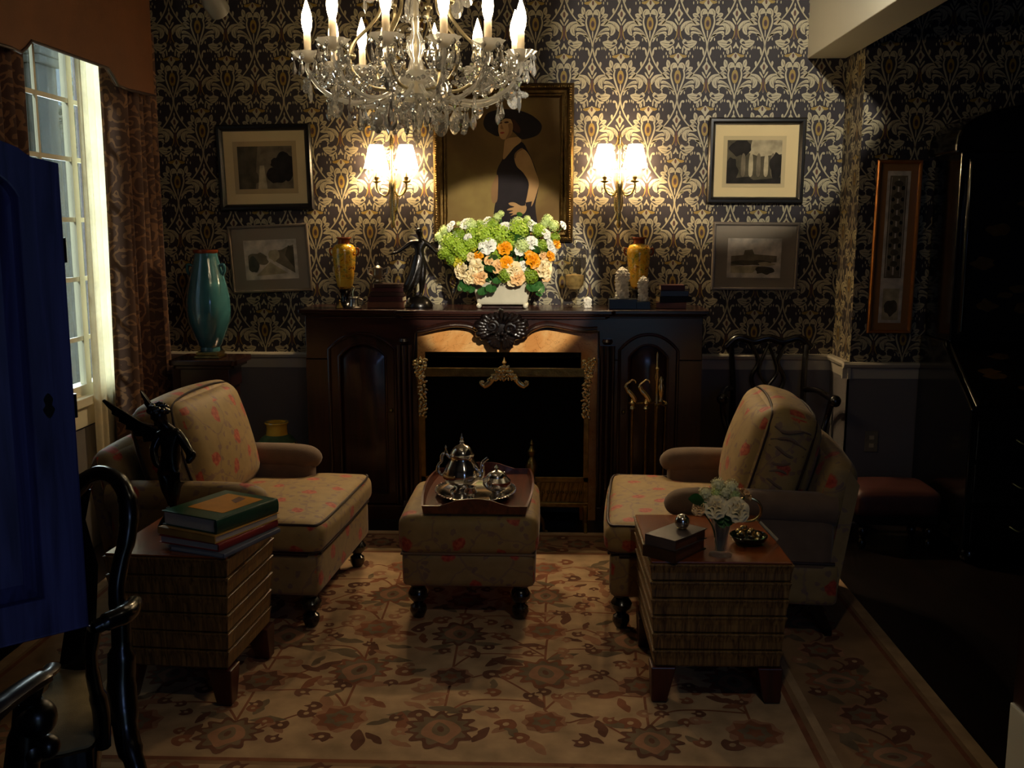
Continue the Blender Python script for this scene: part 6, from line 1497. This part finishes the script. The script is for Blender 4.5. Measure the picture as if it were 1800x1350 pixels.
b = MB(); b.add([(u, -.0175, z) for u, z in ri] + [(u + (.03 if u < mxu else -.03), -.006, z + (.03 if z < 1.1 else -.03)) for u, z in ri], [(i, (i + 1) % n, n + (i + 1) % n, n + i) for i in range(n)] + [tuple(range(n, 2 * n))], 0, False); b.build('raised_panel', M_cab, dr)
ku, kz = q2(85, 712)
MB().prism([(ku + x, kz + z) for x, z in cat([(0, .02), (.007, .010), (.005, 0), (.009, -.008), (0, -.022), (-.009, -.008), (-.005, 0), (-.007, .010)], True, 3)], 0, .003, 'xz').build('keyhole_escutcheon', M_black, dr)
for py in (440, 715):
    u_, z_ = q2(118 if py == 440 else 130, py); MB().tube([(-.004, -.012, z_ - .02), (-.004, -.012, z_ + .02)], .006, 8).build('catch', M_black, dr)
sec = dr
# case beyond the frame, with carved desk below
MB().box(.47, .9, -.42, .0, .925, 1.9).build('upper_case', M_dark, t, bevel=.006)
b = MB(); b.box(.49, .95, -.45, .02, .30, .90); b.box(.47, .95, -.45, .04, .895, .925); b.build('desk_case', M_dark, t, bevel=.008)
for u_, v_ in ((.53, -.02), (.91, -.02), (.91, -.41), (.53, -.41)): MB().lathe([(.03, .0), (.035, .03), (.022, .06), (.03, .1), (.03, .18), (.022, .2), (.022, .3)], 16, (u_, v_, 0)).build('leg', M_dark, t)
# ---- scroll-ended hall chair of which only the near arm shows
t = thing('scroll_arm_chair', 'near-black carved chair arm with round knuckles in the bottom left corner', 'chair', (0, 0, 0))
pa = [P(92, 1172, Y=1.62), P(84, 1184, Y=1.56), P(40, 1212, Y=1.48), P(-30, 1262, Y=1.38), P(-110, 1310, Y=1.30)]
MB().tube(cat(pa, False, 5), [.008, .013, .015], 10, 0, False, None, True, (1.8, (0, 0, 1))).build('arm_rail', M_carve, t)
b = MB(); v = P(64, 1262, Y=1.56); b.ball(v, .034, 0, 18, 12); v2 = P(84, 1312, Y=1.57); b.ball(v2, .021, 0, 16, 10); v3 = P(54, 1318, Y=1.56); b.ball(v3, .026, 0, 16, 10); b.tube(cat([P(60, 1200, Y=1.55), P(52, 1240, Y=1.56), v], False, 4), .018, 8); b.build('carved_knuckles', M_carve, t)
b = MB(); p0 = P(44, 1300, Y=1.56); b.tube(cat([P(50, 1230, Y=1.56), p0, P(36, 1420, Y=1.56), (p0.x - .01, 1.57, .4), (p0.x + .0, 1.58, .0015)], False, 5), [.024, .03, .034, .03, .026], 10); b.build('leg', M_black, t)
b = MB(); p1 = Vector((p0.x - .24, 1.47, 0)); b.tube([(p1.x, p1.y, .0015), (p1.x, p1.y, .75), (p1.x + .02, p1.y, .90)], [.03, .026], 10); b.build('leg', M_black, t)
b = MB(); b.box(p1.x - .03, p0.x + .02, 1.43, 1.60, .40, .46); b.build('seat', M_dark, t, bevel=.01)
# ------------------------------------------------------------------ queen anne chair in the foreground
def apx(px, py, Y): return P(px, py, Y=Y)
t = thing('splat_back_armchair', 'dark curved-back wooden armchair with an oatmeal seat at the left edge', 'chair', (0, 0, 0))
cpt = [P(82, 1215, Z=.45), P(92, 1180, Z=.45), P(165, 1182, Z=.45), P(172, 1230, Z=.45), P(166, 1295, Z=.45), P(130, 1312, Z=.45), P(84, 1322, Z=.45), P(40, 1330, Z=.45), P(35, 1250, Z=.45)]
sp = cat([(p.x, p.y) for p in cpt], True, 5)
cxs, cys = sum(p[0] for p in sp) / len(sp), sum(p[1] for p in sp) / len(sp)
def sc_(k): return [(cxs + (x - cxs) * k, cys + (y - cys) * k) for x, y in sp]
b = MB(); b.loft([[(x, y, .425) for x, y in sp], [(x, y, .445) for x, y in sc_(1.0)], [(x, y, .46) for x, y in sc_(.9)], [(x, y, .468) for x, y in sc_(.6)]]); b.build('seat', M_seat, t)
b = MB(); b.loft([[(x, y, .36) for x, y in sc_(1.05)], [(x, y, .435) for x, y in sc_(1.05)], [(x, y, .44) for x, y in sc_(.98)]]); b.build('seat_rail', M_black, t)
b = MB()
pth = [P(130, 870, Y=2.42), P(155, 840, Y=2.40), P(185, 832, Y=2.37), P(212, 850, Y=2.34), P(226, 890, Y=2.32), P(224, 940, Y=2.30), P(212, 990, Y=2.28), P(205, 1040, Y=2.26), P(212, 1090, Y=2.25)]
b.tube(cat(pth, False, 6), [.022, .02, .019, .021, .024, .022, .02, .02, .022], 10); b.build('back_hoop', M_black, t)
b = MB(); pth = [P(212, 1080, Y=2.25), P(214, 1150, Y=2.24), P(214, 1220, Y=2.22), P(224, 1300, Y=2.18), P(246, 1380, Y=2.14)]
end = pth[-1]; pth.append(Vector((end.x + .04, end.y - .03, 0.0015)))
b.tube(cat(pth, False, 6), [.024, .034, .036, .03, .024, .02], 10); b.build('leg', M_black, t)
b = MB(); pth = [P(212, 1090, Y=2.24), P(236, 1062, Y=2.16), P(222, 1078, Y=2.06), P(190, 1092, Y=2.02), P(166, 1104, Y=2.0)]
b.tube(cat(pth, False, 6), [.016, .02, .022, .02, .016], 10)
pth = [P(166, 1104, Y=2.0), P(160, 1150, Y=2.02), P(166, 1200, Y=2.06), P(178, 1250, Y=2.10), P(180, 1310, Y=2.12)]
b.tube(cat(pth, False, 6), [.016, .014, .016, .02, .02], 10); b.build('arm', M_black, t)
b = MB(); p0, p1 = P(140, 860, Y=2.42), P(150, 1180, Y=2.42)
b.loft([[(x - .02 + dx, 2.42 + dy, z) for dx, dy in ((-w, 0), (0, .012), (w, 0), (0, -.012))] for x, z, w in ((p0.x, p0.z, .05), (p0.x, p0.z - .08, .03), (p0.x, p0.z - .2, .055), (p0.x, p0.z - .35, .04), (p1.x - .0, .46, .05))]); b.build('splat', M_black, t)
b = MB(); pth = [(cxs - .12, cys + .24, .40), (cxs - .14, cys + .27, .2), (cxs - .17, cys + .3, RTOP + .004)]; b.tube(cat(pth, False, 5), [.03, .02], 8); b.build('leg', M_black, t)
for dx, dy in ((.06, -.22), (-.2, -.14)):
    b = MB(); b.tube(cat([(cxs + dx, cys + dy, .40), (cxs + dx * 1.12, cys + dy * 1.12, .28), (cxs + dx, cys + dy, .1), (cxs + dx * 1.1, cys + dy * 1.15, .0015)], False, 5), [.04, .036, .02, .03], 10); b.build('leg', M_black, t)
# ------------------------------------------------------------------ light
def area(name, loc, rot, sx, sy, e, col):
    d = bpy.data.lights.new(name, 'AREA'); d.shape = 'RECTANGLE'; d.size = sx; d.size_y = sy; d.energy = e; d.color = col
    o = bpy.data.objects.new(name, d); COL.objects.link(o); o.location = loc; o.rotation_euler = rot; return o
def point(name, loc, e, col, r):
    d = bpy.data.lights.new(name, 'POINT'); d.energy = e; d.color = col; d.shadow_soft_size = r
    o = bpy.data.objects.new(name, d); COL.objects.link(o); o.location = loc; return o
def spot(name, loc, aim, e, col, ang, blend, r=.03):
    d = bpy.data.lights.new(name, 'SPOT'); d.energy = e; d.color = col; d.spot_size = R(ang); d.spot_blend = blend; d.shadow_soft_size = r
    o = bpy.data.objects.new(name, d); COL.objects.link(o); o.location = loc
    d_ = (Vector(aim) - Vector(loc)).normalized(); o.location = Vector(loc) + d_ * .085
    o.rotation_euler = d_.to_track_quat('-Z', 'Y').to_euler(); return o
WARM = (1.0, .74, .42)
w = bpy.data.worlds.new('sky'); sc.world = w; w.use_nodes = True; n = w.node_tree; n.nodes.clear()
o = n.nodes.new('ShaderNodeOutputWorld'); bg = n.nodes.new('ShaderNodeBackground'); bg.inputs[1].default_value = .75
tc = n.nodes.new('ShaderNodeTexCoord'); sp_ = n.nodes.new('ShaderNodeSeparateXYZ'); n.links.new(tc.outputs['Generated'], sp_.inputs[0])
n.links.new(ramp(n, sp_.outputs['Z'], [(0, (.30, .38, .48)), (.3, (.55, .70, .95)), (1, (.40, .56, .90))]), bg.inputs[0])
n.links.new(bg.outputs[0], o.inputs[0])
SKYB = (.28, .42, 1.0)
area('daylight_glazed_door', ((DX0 + DX1) / 2, YR - .03, 1.78), (R(90), 0, 0), DX1 - DX0 - .16, .5, 2.8, SKYB)
area('daylight_window', (XL - .22, 5.12, (WZ0 + WZ1) / 2), (R(90), 0, R(-90)), .4, WZ1 - WZ0, 30, (.95, .97, 1.0))
d = bpy.data.lights.new('sun', 'SUN'); d.energy = 3; d.color = (1, .97, .9); d.angle = R(1.5)
o = bpy.data.objects.new('sun', d); COL.objects.link(o); o.rotation_euler = Vector((.28, .88, -.42)).to_track_quat('-Z', 'Y').to_euler()
# ceiling spots: one grazes the wall right of the portrait, one picks out the mantel flowers
SP1 = (1.15, 3.2, 2.82); A1 = (1.0, YB, 2.52)
track_head('ceiling_spotlight', 'spotlight head above the seating group aimed at the wall right of the portrait', *SP1, A1)
spot('wall_spot', SP1, A1, 150, (1, .92, .76), 45, .25)
SP2 = (.72, 1.25, 2.82); A2 = (-.22, 5.36, 1.41)
track_head('ceiling_spotlight', 'spotlight head above the seating group aimed at the mantel flowers', *SP2, A2)
spot('flower_spot', SP2, A2, 800, (1, .90, .72), 14.5, .2)
SP3 = (.45, 1.7, 2.82); A3 = (.05, 3.1, 0)  # unseen spot added as a warm fill for the rug front, books and posy
track_head('ceiling_spotlight', 'added spotlight head nearest the camera, a warm fill on the rug and side tables', *SP3, A3)
spot('warm_fill_spot', SP3, A3, 18, (1, .84, .6), 75, .9, .05)
# ------------------------------------------------------------------ colour management
sc.view_settings.view_transform = 'Standard'; sc.view_settings.look = 'None'; sc.view_settings.gamma = 1.0; sc.view_settings.use_curve_mapping = False
sc.view_settings.exposure = 0.0
cy = sc.cycles
cy.max_bounces = 10; cy.transparent_max_bounces = 24; cy.transmission_bounces = 8; cy.glossy_bounces = 4; cy.diffuse_bounces = 3
cy.sample_clamp_indirect = 8.0; cy.caustics_reflective = False; cy.caustics_refractive = False
